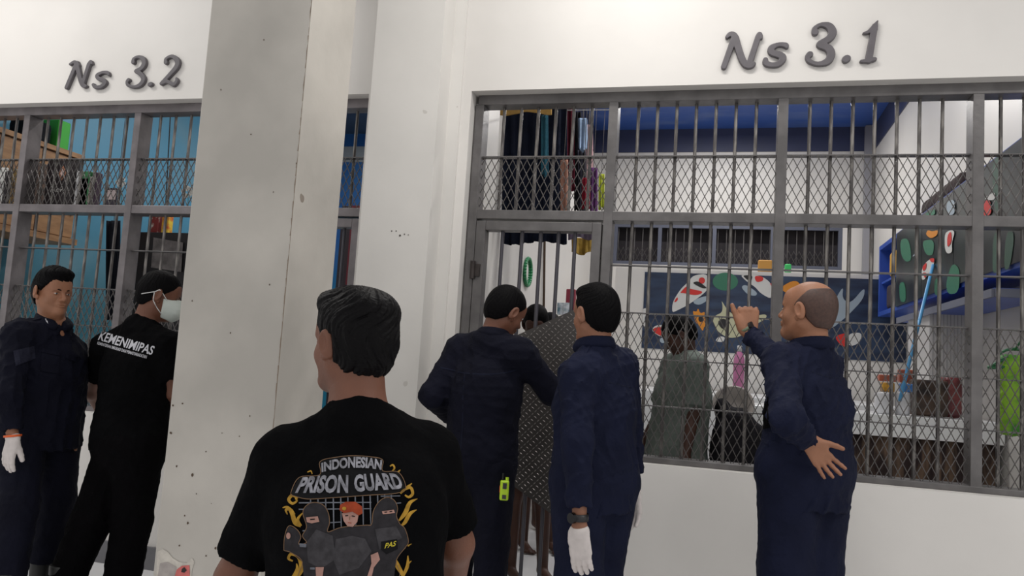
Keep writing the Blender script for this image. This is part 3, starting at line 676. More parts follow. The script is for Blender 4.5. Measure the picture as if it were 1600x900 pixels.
# foreground man
J = dict(head=W(551, 537, 1.73), neck=W(560, 655, 1.71), pelvis=W(556, 985, 1.72), Fh=(-.92, .39, 0), Fc=(-.30, .95, 0), hs=1.0, tilt=-.03,
         shL=W(446, 722, 1.70), shR=W(672, 718, 1.84), hem=W(556, 1040, 1.72), el=dict(L=W(366, 905, 1.70), R=W(712, 850, 1.93)), wr=dict(L=W(380, 985, 1.92), R=W(700, 960, 2.1)),
         kn=dict(L=W(470, 1120, 1.98), R=W(640, 1120, 2.02)), an=dict(L=WX(480, 1.72, .09), R=WX(640, 1.75, .09)),
         hand=dict(L=dict(d=(.3, .9, 0), n=(1, 0, -.3), t=(0, 0, 1)), R=dict(d=(-.4, .9, 0), n=(-1, 0, -.3), t=(0, 0, 1))))
r3, t3, i3 = person('man in the foreground seen from behind, black T-shirt with a printed back', J,
    dict(skin='skin_b', hh=.0028, arm=1.12, bulk=1.12, neckr=1.12, boots=True,
         hair=dict(HAIR, top=.020, side=.007, amp=.009, seed=8, whorl=(.1, -.30, .95), mat='hair_shine', flow=(.8, .5, .1), h=.0028,
                   line=([-.12, -.06, -.028, -.010, .020, .050, .070, .12], [-.082, -.078, -.040, -.002, .012, .040, .058, .062]),
                   extra=[el((.0, .050, .098), (.060, .060, .026), k=.03), el((0, -.05, .085), (.066, .060, .038), k=.03)]),
         top=dict(o=.018, sleeve='short', name='t_shirt', mat=M['black'], seed=31, flare=.165, sl=.80, sr=.070, nr=.060, famp=.007, wl=.18, h=.0055), legs=dict(mat=M['blacktr'])))
# guard at the door
J = dict(head=W(790, 487, 3.64), neck=W(765, 534, 3.60), pelvis=W(748, 715, 3.62), Fh=(.62, .78, -.25), Fc=(.22, .97, 0), tilt=.15, roll=.1, sw=.165,
         hem=W(752, 752, 3.62), el=dict(L=W(676, 618, 3.56), R=W(862, 612, 3.72)), wr=dict(L=W(706, 652, 3.80), R=W(896, 628, 3.94)),
         kn=dict(L=W(716, 850, 3.66), R=W(768, 850, 3.60)), an=dict(L=WX(706, 3.62, .09), R=WX(762, 3.55, .09)),
         hand=dict(L=dict(d=(.5, .8, -.2), n=(0, -.3, -1), t=(1, 0, 0)), R=dict(d=(.5, .8, 0), n=(0, .3, -1), t=(-1, 0, 0))))
r4, t4, i4 = person('guard in dark navy uniform leaning over the cell door, back turned', J,
    dict(skin='skin_b', hair=dict(HAIR, top=.013, amp=.003, seed=11), boots=True,
         top=dict(UNI, mat=M['navy_dark'], seed=43, flare=.150, cuff=.02, famp=.015), legs=dict(mat=M['navy_dark'], o=.02)))
# guard in the middle
J = dict(head=W(930, 492, 3.2), neck=W(929, 551, 3.22), pelvis=W(930, 745, 3.24), Fh=(-.78, .62, 0), Fc=(-.72, .69, 0), sw=.15, shL=W(902, 590, 3.06),
         hem=W(928, 796, 3.24), el=dict(L=W(903, 690, 2.99), R=W(982, 672, 3.42)), wr=dict(L=W(906, 826, 2.95), R=W(990, 768, 3.40)),
         kn=dict(L=W(905, 905, 3.14), R=W(935, 900, 3.30)), an=dict(L=WX(900, 3.12, .09), R=WX(932, 3.32, .09)),
         hand=dict(L=dict(d=(.10, .02, -1), n=(.3, .9, 0), t=(-1, .3, 0), glove=True, curl=(.10, .22, .2), thumb=(.40, .5), s=1.0, gc=-.005), R=dict(d=(.05, 0, -1), n=(-.5, -.8, 0), t=(-.6, .7, 0), glove=True)))
r5, t5, i5 = person('guard in navy jacket with white gloves and black wristwatch left of bald guard', J,
    dict(skin='skin_a', hair=dict(HAIR, top=.018, amp=.005, seed=15, extra=[el((0, .02, .095), (.066, .078, .032), k=.02)]), boots=True,
         top=dict(UNI, mat=M['navy'], seed=54, flare=.160, flat=.86, cuff=.075), legs=dict(mat=M['navy'], o=.03)))
# bald guard
J = dict(head=W(1262, 486, 3.44), neck=W(1270, 552, 3.46), pelvis=W(1258, 730, 3.46), Fh=(-.86, .50, .06), Fc=(-.66, .75, 0), hs=1.06, sw=.165, tilt=-.05, shR=W(1288, 578, 3.60),
         hem=W(1258, 792, 3.46), el=dict(L=W(1230, 655, 3.06), R=W(1214, 562, 3.90)), wr=dict(L=W(1264, 690, 3.20), R=W(1170, 520, 4.09)),
         kn=dict(L=W(1228, 890, 3.40), R=W(1272, 890, 3.48)), an=dict(L=WX(1222, 3.38, .09), R=WX(1268, 3.52, .09)),
         hand=dict(L=dict(d=(.62, .10, -.78), n=(.15, -.97, 0), t=(.75, 0, .6), curl=((.12, .15, .1), (.2, .25, .15), (.3, .35, .2), (.25, .3, .2)), spread=.22, thumb=(.80, .05), s=.95),
                   R=dict(d=(-.05, .12, .98), n=(.05, .95, -.25), t=(-1, -.05, -.1), curl=(1.1, 1.35, .9), thumb=(.42, -.15), s=1.25)))
r6, t6, i6 = person('bald guard in navy uniform holding the grille with one hand, the other behind his back', J,
    dict(skin='skin_c', hh=.003, bulk=1.06, neckr=1.08, boots=True,
         hair=dict(top=-.0008, side=-.0004, amp=.0002, mat='stubble', crown=.080, front=.045, line=([-.12, -.06, -.028, -.010, .020, .05, .07, .12], [-.062, -.060, -.030, -.004, .01, .02, .03, .03])),
         top=dict(UNI, mat=M['navy'], seed=61, flare=.185, cuff=.02, famp=.018), legs=dict(mat=M['navy'], o=.042)))
# prisoner in grey-green shirt behind the mesh
J = dict(head=W(1061, 524, 4.98), neck=W(1073, 562, 5.0), pelvis=W(1053, 735, 5.05), Fh=(-.85, -.15, -.35), Fc=(-.80, -.35, 0), tilt=.2, hs=1.0, sw=.17,
         hem=W(1049, 760, 5.05), el=dict(L=W(1083, 648, 4.84), R=W(1031, 645, 5.15)), wr=dict(L=W(1071, 715, 4.74), R=W(1006, 690, 5.2)),
         kn=dict(L=W(1056, 820, 4.98), R=W(1046, 820, 5.12)), an=dict(L=WX(1059, 5.0, .09), R=WX(1051, 5.15, .09)),
         hand=dict(L=dict(d=(-.2, -.1, -1), n=(-.3, .9, 0), t=(-1, 0, 0)), R=dict(d=(-.3, 0, -1), n=(0, -1, 0), t=(-1, 0, 0))))
r7, t7, i7 = person('prisoner in loose grey-green shirt bowing his head behind the wire mesh', J,
    dict(skin='skin_d', hb=.012, hh=.005, barefoot=True, bulk=1.12, hair=dict(HAIR, top=.014, h=.006),
         top=dict(o=.03, sleeve='short', name='shirt', mat=cloth('grey_green_cloth', (.17, .20, .18), var=.2), seed=71, flare=.24, sl=.8, sr=.085, h=.010, famp=.010), legs=dict(mat=M['blacktr'], short=True, h=.01)))
def inmate(label, px, Y, dx, hc, sc):
    a = WX(px, Y, .09); c = lambda x, y, z: (a[0]+x, Y+y, z)
    J = dict(head=c(dx, -.04, 1.60), neck=c(dx, 0, 1.46), pelvis=c(0, .02, .93), Fh=(.1, -1, -.4), Fc=(.3, -.95, 0), tilt=.2,
             hem=c(0, 0, .86), el=dict(L=c(.25, .05, 1.12), R=c(-.22, .05, 1.12)), wr=dict(L=c(.24, -.10, .90), R=c(-.20, -.12, .90)),
             kn=dict(L=c(.09, -.03, .50), R=c(-.10, -.03, .50)), an=dict(L=c(.10, .03, .088), R=c(-.09, -.04, .088)), toe=dict(L=(.35, 0, 0), R=(.35, 0, 0)),
             hand=dict(L=dict(d=(0, -.2, -1), n=(-1, 0, 0), t=(0, -1, 0)), R=dict(d=(0, -.2, -1), n=(1, 0, 0), t=(0, -1, 0))))
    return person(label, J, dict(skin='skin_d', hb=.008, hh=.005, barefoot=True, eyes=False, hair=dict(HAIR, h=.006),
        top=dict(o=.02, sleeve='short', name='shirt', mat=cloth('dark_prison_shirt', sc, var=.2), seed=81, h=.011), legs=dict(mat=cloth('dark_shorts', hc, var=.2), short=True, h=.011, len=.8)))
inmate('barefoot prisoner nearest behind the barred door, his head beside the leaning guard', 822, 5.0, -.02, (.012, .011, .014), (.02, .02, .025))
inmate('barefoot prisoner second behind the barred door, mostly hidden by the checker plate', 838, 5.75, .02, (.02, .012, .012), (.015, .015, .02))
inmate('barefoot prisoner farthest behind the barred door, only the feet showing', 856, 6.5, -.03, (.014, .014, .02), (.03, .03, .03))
# ------------------------------------------------------------------ inside the cells
def WXp(px, py, X):
    r = MC.T @ np.array([(px-800)/FPX, (py-450)/FPX, 1.]); q = r*(X/r[0]); q[2] += HC; return q
from mathutils.geometry import tessellate_polygon
def soft(p, n=2):
    for _ in range(n):
        q = []
        for i in range(len(p)):
            a, c = np.array(p[i], float), np.array(p[(i+1) % len(p)], float); q += [tuple(a*.78+c*.22), tuple(a*.22+c*.78)]
        p = q
    return p
def flat_poly(mb, pts, mi=0):
    tr = tessellate_polygon([[Vector(p) for p in pts]]); mb.add(pts, [tuple(t) for t in tr], mi)
def ell(cx, cy, rx, ry, n=18, a0=0, a1=360): return [(cx+rx*math.cos(math.radians(a0+(a1-a0)*i/n)), cy+ry*math.sin(math.radians(a0+(a1-a0)*i/n))) for i in range(n)]
P_ = {}
for nm, c in dict(p_white=(.62, .62, .60), p_red=(.60, .03, .025), p_black=(.012, .012, .014), p_green=(.035, .17, .10), p_pale=(.33, .40, .46), p_cream=(.50, .50, .33), p_orange=(.65, .24, .02), p_dkgreen=(.04, .10, .07)).items():
    P_[nm] = mat('mural_'+nm[2:]+'_paint', c, .45)
PL = list(P_.values()); PI = {k: i+1 for i, k in enumerate(P_)}
# partition with the koi mural
wallpiece('wall_inner', [(-1.02, XR, 8.05, 8.17, 0, 2.385)], M['inwhite'])
b = MB(); b.box(-.72, 1.725, 8.038, 8.049, 1.57, 2.345)
def mp(pts, key, y, ox, oy, sc): flat_poly(b, [W(ox+u/sc, oy+v/sc, y) for u, v in soft(pts)], PI[key])
A = (1000, 410, 6.); Bq = (1280, 420, 2.37)
L1 = [([(300, 470), (305, 370), (380, 250), (450, 185), (500, 120), (640, 105), (645, 240), (590, 300), (450, 400), (340, 455)], 'p_white'),
      ([(495, 360), (560, 330), (640, 310), (630, 360), (560, 400), (510, 390)], 'p_pale'), (ell(800, 180, 120, 85), 'p_green'),
      ([(930, 110), (1130, 120), (1240, 200), (1240, 350), (1130, 290), (1080, 230), (1000, 180)], 'p_white'),
      ([(945, 230), (990, 205), (1100, 280), (1090, 315), (1010, 305)], 'p_pale'),
      ([(680, 560), (700, 500), (770, 470), (775, 400), (760, 350), (840, 480), (1000, 520), (1180, 480), (1190, 520), (1060, 600), (940, 700), (820, 710), (720, 640)], 'p_cream'),
      ([(20, 440), (60, 425), (75, 460), (40, 520), (55, 600), (25, 600)], 'p_white'), ([(105, 640), (140, 590), (250, 585), (250, 690), (190, 700)], 'p_white'), (ell(215, 730, 30, 26), 'p_pale'),
      ([(490, 450), (530, 465), (545, 425), (565, 480), (610, 460), (600, 520), (635, 530), (612, 565), (637, 600), (600, 600), (590, 650), (560, 600), (520, 560)], 'p_orange'), ([(700, 740), (740, 690), (800, 700), (780, 750)], 'p_white')]
L2 = [([(370, 290), (440, 215), (455, 245), (585, 270), (580, 290), (520, 310), (400, 285)], 'p_red'), ([(318, 370), (350, 320), (358, 350), (330, 375)], 'p_red'), (ell(580, 170, 30, 30), 'p_red'),
      ([(490, 190), (545, 175), (600, 215), (630, 240), (590, 245), (530, 215)], 'p_black'), ([(1070, 125), (1150, 130), (1160, 170), (1090, 190)], 'p_red'), ([(1215, 190), (1239, 202), (1239, 235)], 'p_red'),
      ([(960, 120), (1060, 120), (1040, 185), (1000, 160)], 'p_black'), ([(720, 560), (780, 520), (830, 560), (780, 640)], 'p_black'), ([(110, 640), (145, 605), (245, 610), (240, 685), (190, 690)], 'p_red'), (ell(570, 530, 22, 28), 'p_black')]
for p, k in L1: mp(p, k, 8.034, *A)
for p, k in L2: mp(p, k, 8.030, *A)
mp([(40, 215), (45, 140), (90, 60), (85, 110), (115, 130), (170, 65), (165, 110), (110, 170), (50, 220)], 'p_pale', 8.034, *Bq)
mp([(55, 250), (105, 235), (103, 290), (80, 285)], 'p_red', 8.034, *Bq); mp([(105, 240), (160, 235), (150, 275), (110, 290)], 'p_white', 8.034, *Bq)
mp([(-8, 10), (18, -4), (30, 10), (10, 22)], 'p_orange', 8.034, 1225, 440, 1.)
tag(b.build('koi_mural', [M['navy_mural']]+PL, fix=False), 'long dark blue mural of red and white koi under the barred back window', 'mural')
b = MB(); b.box(-.95, 1.40, 6.62, 8.03, 0, 1.19); tub = struct(b.build('trim_7', M['tile'], bevel=.01))
# pipe in the back corner
wallpiece('trim_8', [(1.62, 1.725, YK-.10, YK-.013, 2.0, ZC-.01)], mat('grey_corner_column', (.30, .30, .33), .5))
# wall shelf with painted panels
BLUE = mat('glossy_blue_paint', (.035, .09, .42), .35, var=.15, vscale=3); DBLUE = mat('dark_blue_shelf_paint', (.02, .04, .16), .4)
POND = mat('pond_mural_paint', (.030, .045, .043), .3, col2=(.012, .014, .02), vscale=3.5, stretch=(1, 1, .5))
s_ = thing('wall_shelf', 'long blue wall shelf with green pond mural panels on the right wall', 'shelf', (1.6, 6.1, 2.0))
b = MB(); b.box(1.46, XR-.014, 4.35, 7.94, 2.60, 2.64); b.box(1.46, XR-.014, 4.35, 7.94, 1.98, 2.02); b.box(1.46, XR-.014, 7.90, 7.94, 2.02, 2.60); b.box(1.70, 1.715, 4.35, 7.9, 2.02, 2.6); b.box(1.48, 1.70, 7.15, 7.9, 2.28, 2.30); b.build('carcass', BLUE, s_)
for y0, y1 in ((4.35, 5.05), (5.06, 5.50), (5.51, 6.3), (6.31, 7.15)):
    b = MB(); b.box(1.448, 1.46, y0, y1, 2.005, 2.625); b.build('painted_panel', POND, s_)
b = MB()
def mx_(pts, key, ox=1340, oy=340, sc=5., X=1.445): flat_poly(b, [WXp(ox+u/sc, oy+v/sc, X) for u, v in soft(pts)], PI[key]-1)
for p, k, x in [([(330, 170), (400, 160), (425, 330), (380, 350), (340, 300)], 'p_green', 0), ([(500, 180), (600, 170), (590, 300), (530, 290)], 'p_green', 0), ([(690, 500), (740, 350), (800, 400), (790, 590), (700, 600)], 'p_green', 0),
             ([(600, 480), (640, 470), (640, 600), (600, 610)], 'p_green', 0), ([(322, 510), (370, 500), (380, 660), (330, 660)], 'p_green', 0), ([(1060, 120), (1110, 110), (1100, 420), (1050, 440)], 'p_dkgreen', 0), ([(1160, 110), (1230, 110), (1190, 400), (1140, 410)], 'p_dkgreen', 0),
             ([(500, 400), (540, 340), (600, 310), (600, 360), (530, 480), (500, 490)], 'p_white', .003), ([(680, 120), (730, 95), (760, 110), (735, 200), (740, 270), (700, 285), (680, 240)], 'p_white', .003),
             ([(505, 385), (540, 345), (535, 400), (510, 420)], 'p_red', .006), ([(503, 430), (540, 430), (530, 480)], 'p_red', .006), ([(560, 320), (600, 315), (598, 350), (570, 345)], 'p_red', .006), ([(700, 140), (730, 100), (735, 190), (700, 240)], 'p_red', .006),
             ([(530, 130), (550, 95), (580, 110), (630, 95), (620, 140), (570, 165)], 'p_orange', .003), ([(430, 300), (460, 265), (470, 275), (435, 305)], 'p_pale', .003)]: mx_(p, k, X=1.445-x)
for p, k, x in [([(618, 450), (650, 440), (655, 500), (620, 505)], 'p_red', .003), ([(622, 440), (668, 410), (668, 440), (655, 445)], 'p_white', .003), ([(655, 300), (690, 270), (690, 480), (665, 490)], 'p_dkgreen', 0), ([(483, 450), (515, 440), (515, 500), (485, 500)], 'p_pale', .003), ([(395, 500), (440, 475), (440, 503)], 'p_green', .003)]: mx_(p, k, 1280, 130, 2.431, 1.445-x)
b.build('pond_picture', PL, s_, fix=False)
def rounded(name, mat_, c, sz, r=.01, parent=None, h=None, disp=None, rot=0):
    c = np.array(c, float); hz = np.array(sz)/2-r; ca, sa = math.cos(rot), math.sin(rot); A = _v([[ca, sa, 0], [-sa, ca, 0], [0, 0, 1]])
    def d(P):
        q = np.abs((P-_v(c))@A.T)-_v(hz); return np.linalg.norm(np.maximum(q, 0), axis=-1)+np.minimum(q.max(-1), 0)-r
    e = np.array([max(sz[0], sz[1])*.75]*2+[sz[2]/2]); v, f = sdf_mesh([(d, 'u', .001)], c-e, c+e, h or max(min(sz)/14, .003), disp, .015); return np_mesh(name, v, f, mat_, parent)
tag(rounded('folded_cloth', mat('ochre_cloth', (.50, .28, .04), .9, bump=.3, bscale=30), (1.57, 7.42, 2.42), (.18, .36, .22), .03, disp=folds(3, .01, .06)), 'folded ochre cloth on the open end of the blue wall shelf', 'cloth')
tag(rounded('folded_cloth', mat('dark_cloth', (.03, .02, .03), .9), (1.57, 7.45, 2.14), (.18, .5, .22), .03, disp=folds(5, .01, .06)), 'dark bundled cloth low in the open end of the blue wall shelf', 'cloth')
tag(rounded('cloth_bag', mat('dark_brown_canvas', (.035, .022, .022), .9), (1.58, 6.0, 2.70), (.2, 1.0, .11), .04, disp=folds(6, .01, .1)), 'dark brown bag lying on top of the blue wall shelf', 'bag')
l_ = thing('blue_ledge', 'blue topped ledge on white cladding below the painted wall shelf', 'ledge', (1.45, 5.0, 1.1))
b = MB(); b.box(1.42, XR-.014, 4.64, 6.9, 1.86, 1.90); b.build('ledge_top', BLUE, l_)
b = MB(); b.box(1.405, 1.42, 4.64, 6.9, 1.85, 1.895); b.box(1.42, XR-.014, 4.625, 4.64, 1.85, 1.895); b.build('edge_strip', mat('grey_edge', (.16, .17, .22), .5), l_)
b = MB(); b.box(1.43, XR-.014, 5.98, 6.6, 0, 1.86); b.build('cladding', mat('white_cladding', (.62, .61, .60), .3), l_)
for i in range(11): x = 1.45+i*.022; b = MB(); b.box(x, x+.003, 5.977, 5.98, 1.19, 1.86); b.build('cladding_groove', mat('groove_grey', (.3, .3, .3), .6), l_)
# tiled counter
c_ = thing('tiled_counter', 'white tiled counter behind the grille with a brown curtain below', 'counter', (1., 5.65, 0))
b = MB(); b.box(.195, .90, 5.40, 5.95, 1.031, 1.166); b.build('tiled_slab', M['tile'], c_, bevel=.004)
b = MB(); b.box(.904, XR-.016, 5.40, 5.95, 1.031, 1.166); b.build('tiled_slab', M['tile'], c_, bevel=.004)
b = MB(); b.box(.25, .33, 5.5, 5.9, 0, 1.031); b.box(1.55, 1.65, 5.5, 5.9, 0, 1.031); b.build('support', mat('dark_support', (.05, .04, .04), .8), c_)
def sheet(name, corners, mat_, label, cat, amp=.015, nf=5, seed=0, thick=.008, group=None, n=(28, 18), wav=0, parent=None):
    """cloth hanging between four corners: top-left, top-right, bottom-right, bottom-left"""
    tl, tr, br, bl = [np.array(c, float) for c in corners]; r = np.random.RandomState(seed); ph = r.uniform(0, 6, 3); vs = []
    nn = nrm(np.cross(tr-tl, bl-tl))
    for j in range(n[1]+1):
        t = j/n[1]
        for i in range(n[0]+1):
            s = i/n[0]; p = (tl*(1-s)+tr*s)*(1-t)+(bl*(1-s)+br*s)*t
            a = amp*(.35+.65*t)*(math.sin(2*math.pi*nf*s+ph[0]+t*.8)+.45*math.sin(2*math.pi*nf*2.3*s+ph[1]))
            vs.append(p+nn*a+UP*wav*math.sin(7*s+ph[2])*t)
    w_ = n[0]+1; b = MB(); b.add(vs, [(j*w_+i, j*w_+i+1, (j+1)*w_+i+1, (j+1)*w_+i) for j in range(n[1]) for i in range(n[0])])
    o = b.build(name, mat_, parent, True, fix=False); m = o.modifiers.new('thickness', 'SOLIDIFY'); m.thickness = thick; m.offset = 0
    if label: tag(o, label, cat, group)
    return o
def px4(x0, x1, y0, y1, Y): return [W(x0, y0, Y), W(x1, y0, Y), W(x1, y1, Y), W(x0, y1, Y)]
BRN = mat('brown_striped_curtain', (.17, .11, .075), .9, col2=(.03, .018, .018), vscale=9, stretch=(2.2, 1, .35), contrast=(.42, .6))
sheet('curtain', [(.30, 5.47, 1.03), (1.68, 5.47, 1.03), (1.68, 5.47, .35), (.30, 5.47, .35)], BRN, None, None, .02, 13, 3, parent=c_, n=(120, 10))
# things on the counter
def pot(name, label, cat, px0, px1, pyt, pyb, Y, mat_, prof=None):
    a, e, t_ = W(px0, pyb, Y), W(px1, pyb, Y), W((px0+px1)/2, pyt, Y); r = abs(e[0]-a[0])/2; z = 1.167; h = t_[2]-z
    prof = prof or [(.8, 0), (.92, .02), (1, .5), (1, .92), (.96, 1), (.88, 1), (.86, .5)]
    b = MB(); b.lathe(((a[0]+e[0])/2, Y, z), [(p*r, q*h) for p, q in prof], 22); return tag(b.build(name, mat_, None, True), label, cat)
PATT = mat('dark_brown_patterned', (.10, .06, .04), .7, col2=(.02, .014, .014), vscale=14); RPAT = mat('dark_red_patterned_plastic', (.25, .06, .06), .4, col2=(.10, .02, .025), vscale=12)
tag(rounded('storage_tin', PATT, (W(1452, 620, 5.6)[0]-.005, 5.62, 1.167+.118), (.20, .2, .23), .015), 'dark brown patterned box on the white tiled counter', 'box')
tag(rounded('plastic_bag', RPAT, (W(1496, 620, 5.6)[0]-.035, 5.62, 1.167+.135), (.11, .14, .26), .03, disp=folds(8, .01, .05)), 'glossy dark red bag beside the brown box on the tiled counter', 'bag')
WP = mat('white_plastic', (.62, .62, .64), .3)
pot('bowl', 'white bowl left on the tiled counter under the food packets', 'bowl', 1366, 1396, 613, 643, 5.55, WP)
pot('bowl', 'white tub right of the white bowl on the tiled counter', 'bowl', 1398, 1422, 613, 645, 5.55, WP)
def onbox(name, label, cat, x0, x1, y0, y1, Y, mat_, dp=.08, r=.006):
    a, e = W(x0, y0, Y), W(x1, y1, Y); return tag(rounded(name, mat_, ((a[0]+e[0])/2, Y, (a[2]+e[2])/2), (e[0]-a[0], dp, a[2]-e[2]), r), label, cat)
onbox('food_packet', 'orange and black food packet lying on the white bowl', 'packet', 1377, 1396, 597, 613, 5.55, mat('orange_black_packet', (.7, .35, .03), .4, col2=(.03, .02, .02), vscale=30))
onbox('food_packet', 'blue food packet on the white tub', 'packet', 1406, 1426, 599, 613, 5.55, mat('blue_packet', (.04, .18, .5), .35))
onbox('plastic_tray', 'terracotta coloured tray standing behind the orange packet', 'tray', 1372, 1400, 585, 597, 5.72, mat('terracotta_plastic', (.42, .10, .05), .4)).location.z = 0
onbox('plastic_basket', 'red brown basket behind the blue packet', 'basket', 1404, 1430, 577, 599, 5.75, mat('red_brown_plastic', (.36, .09, .05), .4))
b = MB(); b.bar(W(1458, 414, 5.95), W(1406, 626, 5.30), .011, 10); o = b.build('handle', mat('light_blue_plastic_handle', (.09, .33, .62), .35), None, True); tag(o, 'light blue broom handle leaning against the tiled counter', 'broom')
o.name = 'broom_handle'
g_ = thing('green_bag', 'lime green bag hanging at the right edge behind the grille', 'bag', (1.46, 4.47, 1.2))
LIME = mat('lime_green_cloth', (.27, .52, .03), .6, col2=(.05, .25, .02), vscale=9, contrast=(.4, .55))
rounded('bag_body', LIME, (1.475, 4.47, 1.34), (.17, .09, .40), .03, g_, disp=folds(9, .012, .06)); 
b = MB()
for i in range(12): a0, a1 = math.pi*i/12, math.pi*(i+1)/12; b.bar((1.45+.08*math.cos(a0), 4.44, 1.51+.06*math.sin(a0)), (1.45+.08*math.cos(a1), 4.44, 1.51+.06*math.sin(a1)), .007, 6)
b.bar((1.33, 4.44, 1.47), (1.52, 4.44, 1.49), .009, 6); b.bar((1.33, 4.44, 1.47), (1.42, 4.44, 1.53), .008, 6); b.bar((1.45, 4.44, 1.565), (1.45, 4.258, 1.66), .005, 6); b.build('bag_handle', mat('dark_green_strap', (.02, .14, .05), .5), g_)
# pink bottle, boxes on the partition
b = MB(); q = W(1153, 616, 6.75); b.lathe((q[0], 6.75, 1.19), [(.038, 0), (.045, .01), (.045, .28), (.043, .30), (.03, .34), (.016, .36), (.016, .40)], 18); bo = b.build('bottle', mat('pink_bottle', (.62, .22, .42), .25, var=.3, vscale=12), None, True)
tag(bo, 'tall pink bottle standing on the white tiled tub', 'bottle')
b = MB(); b.lathe((q[0], 6.75, 1.19), [(.046, -.001), (.0465, .05), (.046, .055)], 18); b.lathe((q[0], 6.75, 1.55), [(.019, 0), (.019, .045), (.012, .05)], 14); b.build('cap', WP, bo, True)
a = W(1195, 420, 8.1); tag(rounded('small_box', mat('orange_carton', (.60, .30, .06), .6), (a[0], 8.11, 2.385+.06), (.13, .09, .12), .004), 'small orange carton on top of the partition wall', 'box')
a = W(1231, 424, 8.1); tag(rounded('green_cup', mat('bright_green_plastic', (.05, .55, .14), .4), (a[0], 8.11, 2.385+.045), (.06, .06, .09), .012), 'small bright green cup on top of the partition wall', 'cup')
# mirror on the left wall
mr = thing('round_mirror', 'small round mirror with green rim on the left wall behind the door bars', 'mirror', (XL+.01, 6.45, 2.08))
c0 = WXp(825, 425, XL+.015)
def ring(mb, c, r, rr, n=28):
    for i in range(n):
        a0, a1 = 2*math.pi*i/n, 2*math.pi*(i+1)/n
        mb.bar((c[0], c[1]+r*math.cos(a0), c[2]+r*math.sin(a0)), (c[0], c[1]+r*math.cos(a1), c[2]+r*math.sin(a1)), rr, 6)
b = MB(); ring(b, c0, .118, .016); b.build('rim', mat('green_plastic_rim', (.02, .22, .08), .35), mr, True)
b = MB(); n = 28; b.add([(c0[0]-.005, c0[1]+.112*math.cos(2*math.pi*i/n), c0[2]+.112*math.sin(2*math.pi*i/n)) for i in range(n)]+[(c0[0]-.012, c0[1]+.112*math.cos(2*math.pi*i/n), c0[2]+.112*math.sin(2*math.pi*i/n)) for i in range(n)], [tuple(range(n)), tuple(range(2*n-1, n-1, -1))]+[(i, (i+1) % n, n+(i+1) % n, n+i) for i in range(n)]); b.build('mirror_glass', mat('mirror_glass', (.8, .8, .8), .05, 1), mr)
# clothes line and clothes
b = MB(); b.bar((XL+.014, 5.62, 3.25), (-.78, 5.62, 3.24), .004, 6); b.bar((-.78, 5.62, 3.24), (-.78, 5.62, ZC-.01), .004, 6)
tag(b.build('clothes_line', mat('white_cord', (.5, .5, .5), .7), None), 'thin cord strung from the left wall carrying the clothes', 'cord')
cl = lambda n, c, v=.3: cloth(n, c, var=v)
CL = [('blanket', 'wide dark navy blanket hanging left behind the door transom', 786, 886, 150, 380, 5.60, (.010, .014, .030), .030, 6), ('towel', 'narrow teal towel hanging against the dark blanket', 846, 856, 180, 275, 5.50, (.03, .12, .17), .008, 2),
      ('towel', 'ochre cloth draped high in the left corner behind the grille', 764, 862, 140, 178, 5.35, (.45, .28, .09), .01, 2), ('shirt', 'maroon shirt hanging right of the dark blanket', 886, 897, 160, 300, 5.75, (.12, .015, .03), .015, 2),
      ('shirt', 'black shirt hanging between the maroon and the pale blue shirt', 897, 908, 175, 330, 5.85, (.012, .012, .016), .015, 2), ('shirt', 'pale blue shirt hanging on the line', 904, 917, 185, 235, 5.75, (.35, .48, .68), .012, 2),
      ('shirt', 'dark patterned shirt hanging under the pale blue shirt', 903, 915, 235, 330, 5.80, (.05, .05, .07), .012, 2), ('towel', 'peach towel hanging beside the dark patterned shirt', 876, 887, 250, 332, 5.55, (.45, .24, .18), .01, 2),
      ('towel', 'dark red towel hanging low right on the line', 910, 922, 278, 325, 5.70, (.28, .02, .04), .01, 2), ('shirt', 'plum purple shirt hanging at the right end of the line', 922, 933, 262, 333, 5.95, (.13, .05, .16), .01, 2),
      ('towel', 'yellow green cloth hanging at far right end of the line', 936, 944, 272, 326, 6.05, (.50, .58, .06), .008, 2), ('towel', 'pale pink cloth hanging behind the plum shirt', 915, 926, 195, 280, 6.0, (.45, .28, .30), .01, 2),
      ('blanket', 'yellow ochre cloth bulging under the line behind the door top', 893, 927, 372, 396, 5.75, (.42, .27, .06), .02, 2), ('towel', 'grey purple cloth lying over the ochre cloth behind the door top', 888, 926, 360, 373, 5.70, (.16, .13, .18), .012, 2)]
for i, (n, lb, x0, x1, y0, y1, Y, c, am, nf) in enumerate(CL):
    o = sheet(n, px4(x0, x1, y0, y1, Y), cl('cloth_%d' % i, c), lb, n, am, nf, i, wav=.012)
    tc = (W(x0, y0, Y)+W(x1, y0, Y))/2; hb_ = MB(); hb_.bar(tc-UP*.02, (tc[0], tc[1], ZC-.005), .0022, 5); hb_.build('hanger_cord', M['steel'], o)
b = MB(); a, e = W(868, 492, 7.1), W(902, 492, 7.3); b.box(a[0], e[0]+.05, 6.98, 7.4, 0, a[2]-.012); tag(b.build('white_cupboard', M['inwhite'], bevel=.005), 'low white cupboard behind the door under the floral cloth', 'cupboard')
onbox('red_box', 'small dark red box on the wall behind the middle guard', 'box', 886, 898, 452, 491, 7.2, mat('dark_red_box', (.22, .02, .04), .5))
sheet('floral_cloth', px4(871, 894, 473, 492, 7.1), mat('floral_cloth', (.55, .58, .62), .8, col2=(.05, .12, .16), vscale=18), 'white and teal floral cloth behind the door bars', 'cloth', .01, 2)
b = MB(); b.bar(WXp(851, 366, XL+.02), WXp(849, 520, XL+.02), .012, 8); tag(b.build('wall_pipe', mat('dark_brown_pipe', (.06, .035, .02), .5)), 'thin dark pipe running down the left wall behind the door', 'pipe')
